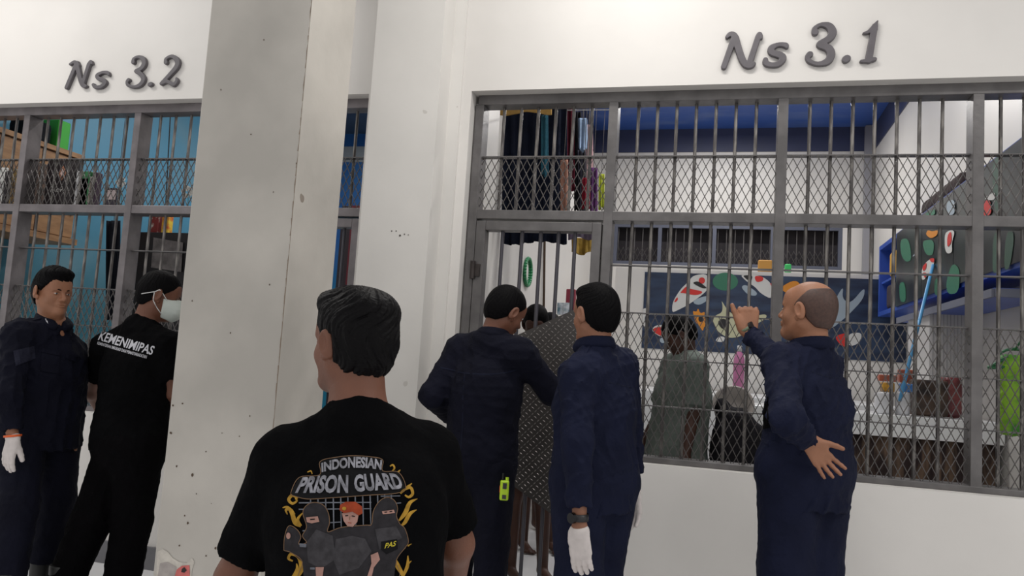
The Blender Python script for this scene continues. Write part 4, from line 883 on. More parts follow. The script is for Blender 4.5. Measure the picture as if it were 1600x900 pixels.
# dark bundle and basin beside the prisoner
pr = [el(W(1150, 700, 4.95), (.15, .13, .24), k=.05), el(W(1128, 640, 4.98), (.045, .05, .07), k=.04), el(W(1180, 730, 4.95), (.10, .12, .25), k=.05), el(W(1150, 800, 4.95), (.18, .15, .5), k=.05)]
v, f = sdf_mesh(pr, (-.5, 4.7, 0), (.6, 5.2, 1.5), .009, folds(4, .014, .1)); v[:, 2] = np.maximum(v[:, 2], 0)
tag(np_mesh('clothes_heap', v, f, cl('black_bundle_cloth', (.014, .013, .016))), 'tall heap of black cloth right of the prisoner in grey-green', 'cloth')
b = MB(); q = W(1145, 640, 5.14); n = 26; R0 = .13; vs = []
b.lathe((0, 0, 0), [(.07, 0), (.08, .0), (.118, .07), (.126, .07), (.126, .082), (.115, .082), (.076, .012), (0.001, .012)], n)
rot = Matrix.Rotation(math.radians(62), 4, 'X')@Matrix.Rotation(0, 4, 'Z'); b.v = [tuple(Vector(q)+rot@Vector(v)) for v in b.v]
tag(b.build('wash_basin', mat('grey_beige_plastic', (.30, .27, .25), .4), None, True), 'round beige wash basin tipped up behind the black heap', 'basin')

# ---- left cell
cb = thing('wooden_cabinet', 'light brown wooden wall cabinet on the left cell wall', 'cabinet', (-5.6, 4.95, 2.11)); WOOD = mat('light_brown_wood', (.36, .20, .095), .5, col2=(.25, .13, .06), vscale=6, stretch=(1, 1, 5)); DW = mat('dark_brown_wood', (.16, .09, .06), .5)
b = MB(); b.box(XL2+.012, -5.42, 4.34, 5.54, 2.16, 2.87); b.build('carcass', DW, cb)
b = MB(); b.box(XL2+.012, -5.38, 4.33, 5.56, 2.86, 2.90); b.build('top_board', WOOD, cb)
b = MB(); b.box(XL2+.012, -5.36, 4.33, 5.56, 2.11, 2.16); b.build('bottom_board', WOOD, cb)
for i in range(3):
    y0 = 4.36+i*.395; b = MB(); b.box(-5.42, -5.40, y0, y0+.385, 2.17, 2.85); d_ = b.build('cabinet_door', WOOD, cb, bevel=.003)
    b = MB(); b.box(-5.40, -5.385, y0+.34, y0+.355, 2.36, 2.46); b.build('handle', mat('black_metal', (.02, .015, .015), .4, .5), d_)
def atX(px, py, X): return WXp(px, py, X)
q = atX(84, 222, -5.6); tag(rounded('green_box', mat('bright_green_cloth', (.05, .42, .05), .6), (-5.6, q[1], 2.90+.137), (.2, .13, .27), .01), 'bright green box on top of the wooden cabinet', 'box')
q = atX(62, 205, -5.6); tag(rounded('dark_bag', cl('black_bag_cloth', (.01, .012, .016)), (-5.6, q[1]-.09, 2.90+.105), (.2, .26, .2), .04, disp=folds(3, .012, .08)), 'black bag on top of the wooden cabinet left of the green box', 'bag')
b = MB(); b.box(-5.34, -3.05, 4.288, 4.43, 2.165, 2.19); tag(b.build('rail_shelf', DW), 'narrow shelf board fixed behind the middle rail of the left grille', 'shelf')
def shelfitem(name, label, cat, x0, x1, y0, mat_, Y=4.36, dp=.06, r=.005, parent=None):
    a, e = W(x0, 300, Y), W(x1, 300, Y); t_ = W((x0+x1)/2, y0, Y)[2]; w_ = e[0]-a[0]; o = rounded(name, mat_, ((a[0]+e[0])/2, Y, (t_+2.191)/2), (w_, dp, t_-2.191), r, parent); 
    return tag(o, label, cat) if label else o
shelfitem('white_booklet', 'white booklet standing at the far left end of the narrow shelf', 'book', -6, 8, 262, mat('white_paper', (.7, .7, .68), .6), dp=.02)
shelfitem('dark_bottle', 'dark bottle beside the white booklet', 'bottle', 9, 15, 268, mat('dark_bottle_glass', (.02, .015, .02), .2), r=.012)
shelfitem('tall_jar', 'gold and brown jar left of the first steel post', 'jar', 16, 25, 264, mat('gold_brown_label', (.35, .22, .06), .4, col2=(.06, .04, .03), vscale=40), r=.012)
shelfitem('brown_pouch', 'brown patterned pouch right of the first steel post', 'pouch', 51, 66, 256, mat('brown_pouch', (.20, .12, .08), .5, col2=(.05, .03, .03), vscale=30))
po = shelfitem('coffee_pouch', 'black pouch with a diamond emblem standing behind the left mesh', 'pouch', 74, 117, 250, mat('matt_black_pouch', (.018, .012, .014), .4), dp=.05)
q = W(96, 270, 4.325); s = .0031
for dx, rr, c in ((0, 26, (.38, .17, .10)), (0, 19, (.03, .015, .015)), (0, 15, (.60, .42, .38))):
    b = MB(); r_ = rr*.00105*1.15; y = 4.334-.0012*(26-rr)/7; b.add([(q[0], y, q[2]+r_*1.7), (q[0]+r_, y, q[2]), (q[0], y, q[2]-r_*1.7), (q[0]-r_, y, q[2])], [(0, 1, 2, 3)]); b.build('emblem', mat('emblem_%d' % rr, c, .5), po, fix=False)
v, f = text_mesh('AROMA'); v = (v-v.min(0))/(v.max(0)-v.min(0)); b = MB(); b.add([W(78+26*a[0], 300.5-5.5*a[1]-a[0]*1, 4.333) for a in v], f); b.build('lettering', mat('white_print', (.6, .58, .56), .6), po, fix=False)
shelfitem('clear_tube', 'slim white tube right of the black pouch', 'tube', 118, 122, 268, WP, r=.004, dp=.02)
j = shelfitem('glass_jar', 'pale jar with green lid on the narrow shelf', 'jar', 127, 145, 276, mat('beige_jar', (.45, .38, .32), .3, col2=(.6, .58, .52), vscale=20), r=.015)
shelfitem('lid', None, None, 128, 144, 269, mat('green_lid', (.04, .20, .07), .4), r=.006, parent=j).location.z = .0
shelfitem('slim_bottle', 'slim dark purple bottle right of the green-lidded jar', 'bottle', 147, 153, 270, mat('purple_bottle', (.06, .03, .06), .3), r=.007)
pf = shelfitem('picture_frame', 'small dark framed card on the narrow shelf', 'frame', 165, 183, 294, mat('dark_frame', (.04, .03, .05), .4), dp=.02)
b = MB(); a, e = W(168, 297, 4.348), W(180, 312, 4.348); b.box(a[0], e[0], 4.346, 4.349, e[2], a[2]); b.build('card', mat('pale_card', (.6, .5, .5), .6), pf)
def blossom(name, label, px, py, Y, n=6, r=.022, stem=True):
    t = thing(name, label, 'flower', tuple(W(px, 313, Y))); c = W(px, py, Y); b = MB()
    for i in range(n):
        a = i*2*math.pi/n; k = c+np.array([math.cos(a)*r, -.005, math.sin(a)*r*1.1])+RNG.uniform(-.006, .006, 3)
        v = [k+np.array([math.cos(u)*.016, math.sin(u*2)*.004, math.sin(u)*.014]) for u in np.linspace(0, 2*math.pi, 9)[:-1]]; b.add(v+[k+np.array([0, .008, 0])], [(q_, (q_+1) % 8, 8) for q_ in range(8)])
    b.build('petals', mat('white_petals', (.75, .75, .72), .6), t, True)
    if stem: b = MB(); b.bar(W(px+2, 313, Y)*[1, 1, 0]+[0, 0, 2.19], c, .002, 5); b.build('stem', mat('green_stem', (.05, .15, .04), .6), t)
    return t
blossom('white_flower', 'white artificial flower left of the second steel post', 190, 286, 4.36)
blossom('white_flower', 'white artificial flowers at the column edge of the left grille', 294, 300, 4.38, 8, .028)
sheet('dark_sheet', px4(168, 189, 345, 500, 5.3), cl('black_sheet_cloth', (.012, .014, .022)), 'dark sheet hanging in front of the teal wall in the left cell', 'jacket', .03, 2, 8)  # folded near-black sheet hanging ahead of the wall
q = W(178, 346, 5.3); b = MB(); b.bar(q-UP*.02, (q[0], q[1], 4.38), .003, 5); b.build('hanger_cord', M['steel'], bpy.data.objects['dark_sheet'])
tb = thing('black_cabinet', 'black cabinet with a grey front panel behind the left grille by the column', 'cabinet', (-4.6, 5.6, 0))
a, e = W(206, 362, 5.5), W(300, 378, 5.5); b = MB(); b.box(a[0], e[0], 5.5, 5.9, 0, a[2]); b.build('cabinet_body', mat('black_cabinet_paint', (.014, .013, .016), .5), tb, bevel=.006)
b = MB(); b.add([W(240, 371, 5.48), W(286, 379, 5.48), W(283, 425, 5.48), W(236, 418, 5.48)]+[W(240, 371, 5.5), W(286, 379, 5.5), W(283, 425, 5.5), W(236, 418, 5.5)], [(0, 1, 2, 3), (7, 6, 5, 4), (0, 4, 5, 1), (1, 5, 6, 2), (2, 6, 7, 3), (3, 7, 4, 0)]); b.build('front_panel', mat('mottled_grey_panel', (.22, .20, .20), .6, col2=(.11, .10, .10), vscale=14), tb)
zt = a[2]
def oncab(name, label, cat, x0, x1, y0, m_, r=.006, Y=5.62):
    a, e = W(x0, 350, Y), W(x1, 350, Y); t_ = W((x0+x1)/2, y0, Y)[2]; return tag(rounded(name, m_, ((a[0]+e[0])/2, Y, (t_+zt)/2), (e[0]-a[0], .06, t_-zt), r), label, cat)
oncab('red_pouch', 'dark red and white pouch on the black cabinet', 'pouch', 236, 252, 334, mat('red_white_pouch', (.25, .03, .03), .5, col2=(.6, .55, .5), vscale=25, contrast=(.3, .45)))
oncab('card_packet', 'red and yellow upright packet on the black cabinet', 'packet', 256, 267, 330, mat('red_yellow_packet', (.6, .10, .03), .5, col2=(.8, .6, .05), vscale=22))
b = MB(); q = W(267, 165, 4.7); b.bar((q[0], q[1], 4.38), q, .004, 6); b.bar(q, W(259, 318, 4.7), .004, 6); tag(b.build('hanging_cable', mat('black_cable', (.012, .012, .014), .5)), 'thin black cable hanging behind the left grille near the column', 'cable')
b = MB(); a, e = W(535, 350, 7.6), W(552, 408, 7.6); b.box(a[0]-.02, e[0]-.06, 7.6, 8.0, 0, a[2]+.2); lk = tag(b.build('dark_locker', mat('black_locker', (.03, .02, .025), .5), bevel=.005), 'dark locker seen through the slit between the columns', 'locker')
b = MB(); b.box(e[0]-.06, e[0]+.06, 7.58, 7.6, 2.05, a[2]+.2); b.build('locker_door', mat('maroon_panel', (.12, .012, .02), .5), lk)
# ------------------------------------------------------------------ raised wall letters
M['sign'] = mat('dark_grey_raised_letter', (.115, .105, .115), .45, var=.15, vscale=20)
def glyph(ch, label, paths, group, x0=0):
    """paths: strokes of (px, py, half width px) traced in the wall plane"""
    pr = []
    sm = []
    for st in paths:
        if len(st) < 3: sm.append(st); continue
        L = [np.array(q, float) for q in st]; f_ = []
        for i in range(len(L)-1):
            p0, p1, p2, p3 = L[max(i-1, 0)], L[i], L[i+1], L[min(i+2, len(L)-1)]
            for k in range(4):
                t = k/4; f_.append(tuple(.5*((2*p1)+(-p0+p2)*t+(2*p0-5*p1+4*p2-p3)*t*t+(-p0+3*p1-3*p2+p3)*t**3)))
        sm.append(f_+[tuple(L[-1])])
    paths = sm
    for st in paths:
        for (x, y, r), (x2, y2, r2) in zip(st[:-1], st[1:]):
            a, e = W(x, y, YW), W(x2, y2, YW); k = .00344
            a2, e2 = a[[0, 2]], e[[0, 2]]; ra, rb_ = r*k, r2*k
            def d(P, a2=_v(a2), e2=_v(e2), ra=ra, rb_=rb_):
                q = P[..., [0, 2]]-a2; ba = e2-a2; t = np.clip(q@ba/float(ba@ba+1e-9), 0, 1); return np.linalg.norm(q-t[..., None]*ba, axis=-1)-(ra+(rb_-ra)*t)
            pr.append((d, 'u', .002))
    pr += [((lambda P: P[..., 1]-(YW+.002)), 'i', .002), ((lambda P: (YW-.022)-P[..., 1]), 'i', .002)]
    pts = np.array([W(x, y, YW) for st in paths for x, y, r in st]); v, f = sdf_mesh(pr, pts.min(0)-.03, pts.max(0)+.03, .0028)
    tag(np_mesh('sign_letter', v, f, M['sign'], None, smooth=False), label, 'letter', group)
S1 = lambda u, v, r: (1080+u/4.706, 20+v/4.706, r/4.706)
def st(f, *p): return [f(*q) for q in p]
glyph('N', 'raised letter N of the sign Ns 3.1 over the right cell', [st(S1, (262, 188, 12), (285, 168, 17), (312, 172, 20), (330, 200, 22)), st(S1, (318, 185, 22), (240, 405, 20)), st(S1, (325, 195, 24), (365, 330, 24), (400, 390, 22), (440, 398, 18), (462, 382, 12)), st(S1, (425, 390, 22), (490, 190, 20)), st(S1, (490, 195, 21), (500, 168, 17), (512, 180, 12), (514, 196, 9))], 'raised letters of the sign Ns 3.1')
glyph('s', 'raised letter s of the sign Ns 3.1 over the right cell', [st(S1, (700, 262, 12), (692, 248, 18), (640, 244, 15), (590, 268, 22), (590, 300, 22), (650, 320, 24), (672, 345, 24), (640, 385, 20), (585, 392, 18), (548, 378, 20), (545, 355, 18))], 'raised letters of the sign Ns 3.1')
glyph('3', 'raised figure 3 of the sign Ns 3.1 over the right cell', [st(S1, (908, 152, 24), (905, 125, 15), (950, 98, 14), (1010, 108, 24), (1035, 155, 28), (1010, 200, 24), (950, 232, 20), (945, 248, 22), (1005, 270, 26), (1025, 315, 27), (1000, 365, 24), (930, 385, 15), (868, 365, 15), (852, 335, 16), (870, 315, 22))], 'raised letters of the sign Ns 3.1')
glyph('.', 'raised dot of the sign Ns 3.1 over the right cell', [st(S1, (1132, 352, 25), (1142, 345, 25))], 'raised letters of the sign Ns 3.1')
glyph('1', 'raised figure 1 of the sign Ns 3.1 over the right cell', [st(S1, (1262, 160, 6), (1300, 150, 12), (1340, 110, 14), (1366, 72, 5)), st(S1, (1345, 110, 20), (1300, 355, 24)), st(S1, (1345, 350, 14), (1290, 362, 14), (1245, 366, 10)), st(S1, (1362, 75, 4), (1345, 130, 20))], 'raised letters of the sign Ns 3.1')
S2 = lambda u, v, r: (u/2.5, 60+v/2.5, r/2.5*1.02)
glyph('N', 'raised letter N of the sign Ns 3.2 over the left cell', [st(S2, (282, 105, 6), (300, 96, 8), (312, 110, 11)), st(S2, (308, 100, 11), (268, 195, 10)), st(S2, (308, 103, 11), (322, 165, 11), (334, 188, 10), (345, 190, 6)), st(S2, (330, 185, 10), (355, 105, 10)), st(S2, (355, 108, 10), (362, 95, 8), (368, 103, 4))], 'raised letters of the sign Ns 3.2')
glyph('s', 'raised letter s of the sign Ns 3.2 over the left cell', [st(S2, (433, 148, 5), (428, 138, 8), (408, 137, 7), (388, 148, 9), (392, 160, 9), (410, 167, 10), (418, 178, 10), (402, 192, 9), (380, 194, 8), (372, 184, 7))], 'raised letters of the sign Ns 3.2')
glyph('3', 'raised figure 3 of the sign Ns 3.2 over the left cell', [st(S2, (528, 97, 10), (530, 84, 7), (548, 76, 7), (566, 84, 11), (570, 104, 12), (558, 122, 10), (538, 132, 8), (556, 142, 10), (568, 162, 11), (556, 184, 10), (532, 193, 7), (508, 187, 7), (504, 173, 7), (510, 166, 9))], 'raised letters of the sign Ns 3.2')
glyph('.', 'raised dot of the sign Ns 3.2 over the left cell', [st(S2, (592, 184, 10), (597, 182, 10))], 'raised letters of the sign Ns 3.2')
glyph('2', 'raised figure 2 of the sign Ns 3.2 over the left cell', [st(S2, (655, 98, 10), (656, 84, 7), (678, 74, 8), (698, 88, 12), (698, 112, 12), (670, 146, 10), (638, 180, 9)), st(S2, (638, 180, 8), (660, 172, 8), (684, 184, 9), (698, 170, 8), (696, 160, 5))], 'raised letters of the sign Ns 3.2')
# ------------------------------------------------------------------ what the figures wear and carry
def proj3(bv, pts, d, off):
    out = []; last = None; d = nrm(d)
    for p in pts:
        p = np.array(p)-d*.8; loc, n, i, t = bv.ray_cast(Vector(p), Vector(d))
        if loc is None: q = p+d*(last if last is not None else .8)
        else: last = t; q = np.array(loc)
        out.append(q-d*off)
    return out
def patch(mb, bv, pts, d, off, mi=0, maxlen=.012):
    bm = bmesh.new(); vs = [bm.verts.new(p) for p in pts]
    for t in tessellate_polygon([[Vector(p) for p in pts]]):
        try: bm.faces.new([vs[i] for i in t])
        except ValueError: pass
    for _ in range(5):
        es = [e for e in bm.edges if e.calc_length() > maxlen]
        if not es: break
        bmesh.ops.subdivide_edges(bm, edges=es, cuts=1); bmesh.ops.triangulate(bm, faces=bm.faces)
    bm.verts.index_update(); v = proj3(bv, [np.array(q.co) for q in bm.verts], d, off); mb.add(v, [tuple(w.index for w in q.verts) for q in bm.faces], mi); bm.free()
def ribbon(mb, bv, line, d, off, mi, toW, taper=True):
    """line of (u, v, half width); becomes a ribbon polygon"""
    L = [np.array(q, float) for q in line]; fine = []
    for i in range(len(L)-1):
        p0, p1, p2, p3 = L[max(i-1, 0)], L[i], L[i+1], L[min(i+2, len(L)-1)]
        for k in range(5):
            t = k/5; fine.append(.5*((2*p1)+(-p0+p2)*t+(2*p0-5*p1+4*p2-p3)*t*t+(-p0+3*p1-3*p2+p3)*t**3))
    fine.append(L[-1]); a = []; b2 = []
    for i, q in enumerate(fine):
        t = fine[min(i+1, len(fine)-1)]-fine[max(i-1, 0)]; t = t[:2]/(np.linalg.norm(t[:2])+1e-9); n_ = np.array([-t[1], t[0]])*max(q[2], .3)
        a.append(q[:2]+n_); b2.append(q[:2]-n_)
    P = proj3(bv, [toW(*q) for q in a]+[toW(*q) for q in b2], d, off); n = len(a); mb.add(P, [(i, i+1, n+i+1, n+i) for i in range(n-1)], mi)
# printed back of the foreground T-shirt
bv3 = bvh_of(t3); d3 = nrm(W(535, 800, 1.7)-[0, 0, HC])
tw = lambda u, v: W(428+u/4.2875, 694+v/4.2875, 1.70)
inks = [mat('print_'+n, c, .8, var=v, vscale=60, spec=.2) for n, c, v in (('black', (.004, .004, .005), 0), ('silver', (.33, .33, .37), .55), ('charcoal', (.028, .026, .030), .35), ('gold', (.46, .26, .035), .45), ('orange_red', (.34, .055, .02), .3), ('skin', (.42, .24, .20), .2), ('steel', (.16, .17, .20), .3), ('tan', (.20, .12, .07), .2), ('dark_grey', (.055, .052, .058), .4), ('yellow', (.50, .42, .04), 0))]
K = {n: i for i, n in enumerate(('black', 'silver', 'charcoal', 'gold', 'red', 'skin', 'steel', 'tan', 'grey', 'yellow'))}
pb = MB()
def pp(pts, key, lay): patch(pb, bv3, [tw(*p) for p in pts], d3, .0012+.0009*lay, K[key])
def rr(line, key, lay): ribbon(pb, bv3, line, d3, .0012+.0009*lay, K[key], tw)
for x in (262, 308, 355, 402, 448, 492, 538, 585, 632, 680, 726, 770): rr([(x, 345, 4), (x+2, 450, 4), (x+4, 560 if 340 < x < 660 else 430, 3)], 'steel', 1)
for y, x0, x1 in ((398, 190, 640), (438, 190, 640), (355, 700, 830), (400, 790, 835), (570, 215, 250), (520, 370, 450)): rr([(x0, y, 4), (x1, y-4, 3)], 'steel', 1)
for ln in ([(182, 372, 5), (150, 350, 10), (126, 378, 10), (150, 402, 8), (178, 385, 6), (166, 370, 3)], [(88, 428, 3), (120, 425, 8), (148, 460, 13), (170, 520, 14), (205, 540, 8)], [(120, 470, 3), (110, 440, 8), (140, 440, 9), (165, 470, 6)], [(205, 540, 8), (185, 500, 9), (215, 460, 3)],
           [(108, 882, 6), (165, 862, 12), (208, 800, 16), (192, 730, 13), (145, 712, 9), (128, 740, 8), (155, 755, 5)], [(140, 870, 5), (180, 810, 10), (178, 770, 3)], [(160, 895, 8), (220, 885, 6), (250, 900, 3)],
           [(830, 335, 6), (870, 300, 9), (912, 268, 3)], [(850, 315, 5), (900, 295, 10), (915, 335, 10), (888, 358, 8), (862, 345, 5)], [(948, 368, 2), (895, 395, 12), (862, 460, 15), (820, 510, 6)], [(942, 440, 2), (895, 465, 12), (860, 520, 12), (835, 540, 5)],
           [(862, 684, 5), (812, 685, 11), (782, 740, 14), (812, 800, 16), (850, 870, 10), (840, 898, 5)], [(880, 735, 3), (878, 800, 12), (850, 860, 9)], [(905, 660, 2), (878, 672, 6)], [(905, 770, 2), (880, 790, 8)], [(700, 898, 5), (760, 878, 8), (800, 895, 5)],
           [(765, 160, 4), (785, 150, 6), (795, 172, 6), (775, 195, 3)], [(835, 180, 2), (815, 200, 8)], [(240, 205, 4), (262, 198, 4), (270, 218, 3)], [(400, 216, 3), (430, 196, 9), (470, 215, 8), (515, 196, 10), (560, 212, 8), (610, 192, 8), (650, 205, 3)], [(512, 210, 10), (515, 250, 8), (512, 275, 3)]): rr(ln, 'gold', 2)
ban = [(150, 352), (140, 330), (190, 238), (318, 222), (318, 138), (420, 108), (520, 97), (640, 101), (718, 120), (716, 192), (822, 198), (868, 298), (800, 335), (640, 348), (510, 358), (370, 368), (240, 374)]
pp(ban, 'black', 3); rr([(x, y, 2.2) for x, y in ban+[ban[0]]], 'tan', 4)
bodies = [([(100, 690), (104, 610), (130, 540), (180, 560), (205, 605), (192, 650), (240, 640), (215, 600), (240, 545), (218, 470), (225, 430), (258, 402), (300, 396), (345, 415), (372, 460), (380, 520), (370, 575), (455, 548), (600, 536), (640, 530), (652, 450), (690, 388), (740, 362), (788, 380), (810, 430), (802, 480), (825, 530), (858, 560), (882, 640), (862, 680), (800, 760), (782, 900), (225, 900), (215, 760), (150, 705)], 'charcoal')]
for p, k in bodies: pp(p, k, 5); rr([(x, y, 2.2) for x, y in p+[p[0]]], 'tan', 6)
pp([(300, 560), (400, 600), (420, 740), (330, 800), (250, 760), (240, 640)], 'grey', 6); pp([(420, 620), (520, 600), (600, 620), (640, 700), (560, 800), (440, 840), (400, 740)], 'grey', 6); pp([(660, 560), (800, 545), (840, 620), (740, 660), (690, 690)], 'grey', 6)
pp([(236, 488), (308, 480), (318, 514), (270, 524), (242, 516)], 'skin', 7); rr([(262, 500, 3), (290, 498, 3)], 'black', 8)
pp([(706, 450), (784, 440), (792, 460), (750, 466), (712, 468)], 'skin', 7); rr([(722, 456, 3), (740, 454, 3)], 'black', 8); rr([(756, 453, 3), (774, 450, 3)], 'black', 8)
pp([(456, 462), (520, 452), (558, 476), (550, 516), (522, 546), (490, 542), (466, 508)], 'skin', 7); rr([(476, 478, 3), (494, 476, 3)], 'black', 8); rr([(516, 478, 3), (536, 482, 3)], 'black', 8); rr([(492, 520, 2), (514, 522, 2)], 'red', 8); rr([(506, 480, 1.5), (502, 503, 2)], 'tan', 8)
pp([(440, 442), (445, 410), (480, 391), (540, 391), (580, 420), (584, 462), (560, 476), (520, 452), (470, 462)], 'red', 9); pp(ell(470, 433, 13, 12, 10), 'gold', 10)
pp([(635, 722), (680, 704), (694, 752), (655, 800), (640, 862), (612, 858), (640, 775)], 'skin', 7); pp([(295, 790), (346, 790), (338, 845), (318, 900), (300, 895)], 'skin', 7); pp(ell(128, 600, 14, 20, 10), 'skin', 7); pp([(195, 645), (240, 650), (238, 670), (200, 668)], 'steel', 7)
pp([(262, 792), (290, 792), (290, 806), (262, 806)], 'steel', 7); pp([(700, 640), (805, 625), (810, 690), (735, 720), (700, 690)], 'black', 7)
def glyphs(s, box, fn, key, lay, shear=0, off=.02):
    v, f = text_mesh(s, shear, off); mn, mx = v.min(0), v.max(0); v = (v-mn)/(mx-mn)
    pb.add(proj3(bv3, [tw(*fn(a, c)) for a, c in v], d3, .0012+.0009*lay), f, K[key])
def fan(bl, br, tl, tr, archb, archt):
    def g(s, t):
        xb, yb = bl[0]+(br[0]-bl[0])*s, bl[1]+(br[1]-bl[1])*s-archb*4*s*(1-s); xt, yt = tl[0]+(tr[0]-tl[0])*s, tl[1]+(tr[1]-tl[1])*s-archt*4*s*(1-s)
        return xb+(xt-xb)*t, yb+(yt-yb)*t
    return g
glyphs('INDONESIAN', None, fan((330, 208), (706, 188), (326, 148), (714, 122), 20, 30), 'silver', 8, off=.04)
glyphs('PRISON', None, fan((165, 338), (494, 338), (212, 238), (496, 222), 0, 6), 'silver', 8, off=.04)
glyphs('GUARD', None, fan((534, 332), (858, 305), (530, 222), (815, 206), 0, 6), 'silver', 8, off=.04)
glyphs('PAS', None, fan((722, 684), (798, 668), (726, 650), (800, 636), 0, 0), 'yellow', 8, shear=.2)
pr_ = pb.build('back_print', inks, t3, fix=False); pr_['label'] = 'print of masked guards, gold scrolls and silver lettering'
# lettering on the other T-shirt
bv2 = bvh_of(t2); pb2 = MB(); d2 = nrm(W(196, 535, 3.3)-[0, 0, HC])
for s, q, sh_ in (('KEMENIMIPAS', ((152, 531), (238, 555), (156, 516), (241, 541)), .25), ('KEMENTERIAN IMIGRASI DAN PEMASYARAKATAN', ((151, 538), (228, 560), (152, 533.5), (229, 555)), .1)):
    v, f = text_mesh(s, sh_, .02); v = (v-v.min(0))/(v.max(0)-v.min(0)); bl, br, tl, tr = [np.array(k, float) for k in q]
    P = [(bl*(1-a)+br*a)*(1-c)+(tl*(1-a)+tr*a)*c for a, c in v]; pb2.add(proj3(bv2, [W(p[0], p[1], 3.3) for p in P], d2, .003), f)
o = pb2.build('back_lettering', mat('silver_print', (.50, .50, .54), .6), t2, fix=False); o['label'] = 'silver lettering across the shoulders'
# face mask with ear loops
F = i2['FH']; hs = i2['hs']; hd2 = i2['hd']
mp_ = [(((lambda P, d=d: d(P)-.004)), op, k) for d, op, k in local(head_prims(), hd2, F, hs)]+local([((lambda P: P[..., 2]+.012-P[..., 1]*.06), 'i', .004), ((lambda P: .022-P[..., 1]-P[..., 2]*.15), 'i', .004), ((lambda P: -.108-P[..., 2]), 'i', .004), el((0, .09, -.05), (.060, .05, .055), k=.03)], hd2, F, hs)
v, f = sdf_mesh([mp_[0]]+mp_[1:], hd2-.15, hd2+.15, .0032); mk = np_mesh('face_mask', v, f, mat('white_green_mask', (.62, .68, .64), .8), r2)
b = MB()
def hp(x, y, z): return hd2+(F[0]*x+F[1]*y+F[2]*z)*hs
for s in (-1, 1):
    for ln in ([(s*.062, .050, -.022), (s*.084, .012, .012), (s*.094, -.008, .024), (s*.094, -.024, .008)], [(s*.054, .040, -.090), (s*.074, .006, -.062), (s*.090, -.018, -.036), (s*.094, -.026, .004)]):
        for a, c in zip(ln[:-1], ln[1:]): b.bar(hp(*a), hp(*c), .0022, 6)
b2_ = [((.094, -.024, .008), (.075, -.075, -.018)), ((.075, -.075, -.018), (.0, -.108, -.036)), ((0, -.108, -.036), (-.075, -.075, -.030)), ((-.075, -.075, -.030), (-.094, -.026, .004))]
for a, c in b2_: b.bar(hp(*a), hp(*c), .0022, 6)
b.build('mask_strap', mat('white_elastic', (.7, .7, .7), .7), mk, True)
# radio on the belt of the guard at the door
rd = thing('handheld_radio', 'yellow green handheld radio clipped at the belt of the leaning guard', 'radio', tuple(W(788, 765, 3.50)))
YG = mat('yellow_green_plastic', (.50, .75, .02), .4); c = W(788, 766, 3.50)
rounded('radio_body', YG, c, (.040, .030, .088), .007, rd, .0025, rot=.3)
b = MB(); b.box(c[0]-.004, c[0]+.014, c[1]-.0175, c[1]-.0150, c[2]+.008, c[2]+.034); b.build('screen', mat('black_screen', (.01, .01, .012), .2), rd)
b = MB(); b.box(c[0]-.004, c[0]+.014, c[1]-.0178, c[1]-.0150, c[2]-.036, c[2]-.018); b.build('keypad', mat('dark_keys', (.03, .03, .03), .5), rd)
b = MB(); b.bar(c+np.array([.010, 0, .042]), c+np.array([.010, 0, .058]), .0075, 10); b.build('knob', YG, rd); b = MB(); b.bar(c+np.array([-.010, 0, .042]), c+np.array([-.011, .003, .075]), .0045, 8); b.build('antenna', mat('black_antenna', (.01, .01, .01), .5), rd)
b = MB(); b.box(c[0]-.02, c[0]-.017, c[1]-.012, c[1]+.012, c[2]-.01, c[2]+.02); b.build('red_label', mat('red_label', (.6, .05, .03), .5), rd)
def band(name, label, cat, J0, J1, r, w, mat_, t=.004, face=None, fm=None, parent=None):
    a = np.array(J0, float); d_ = nrm(np.array(J1)-a); u = nrm(np.cross(d_, [0, 0, 1.] if abs(d_[2]) < .9 else [0, 1., 0])); v_ = np.cross(d_, u); n = 26; vs = []
    for k, (dd, rr_) in enumerate(((-w/2, r), (-w/2, r+t), (w/2, r+t), (w/2, r))):
        for i in range(n): q = 2*math.pi*i/n; vs.append(a+d_*dd+(u*math.cos(q)+v_*math.sin(q))*rr_)
    b = MB(); b.add(vs, [((k*n+i), (k*n+(i+1) % n), (((k+1) % 4)*n+(i+1) % n), (((k+1) % 4)*n+i)) for k in range(4) for i in range(n)])
    if face is None: return tag(b.build(name, mat_, parent, True), label, cat)
    o = thing(name, label, cat, tuple(a)); b.build('strap', mat_, o, True); fd = nrm(np.array(face)-d_*np.dot(face, d_)); b = MB(); b.bar(a+fd*(r-.002), a+fd*(r+.012), .0205, 20, .0195); b.build('watch_case', fm, o); return o
b_ = band('wristband', 'bright orange wristband of the guard at far left', 'wristband', W(20, 681, 3.02), W(20, 720, 3.02), .0335, .010, mat('orange_band', (.75, .12, .02), .5))
BW = mat('black_watch', (.012, .012, .014), .35)
band('wristwatch', 'black wristwatch above the white glove of the middle guard', 'watch', W(905, 808, 2.955), W(905, 845, 2.955), .0315, .026, BW, face=(-.60, -.80, 0), fm=mat('black_watch_case', (.01, .01, .012), .15, .5))
band('wristwatch', 'green wristwatch on the raised wrist of the bald guard', 'watch', W(1166, 513, 4.09), W(1150, 492, 4.07), .0275, .020, mat('olive_watch_strap', (.16, .20, .13), .6), face=(.8, -.5, .3), fm=BW)
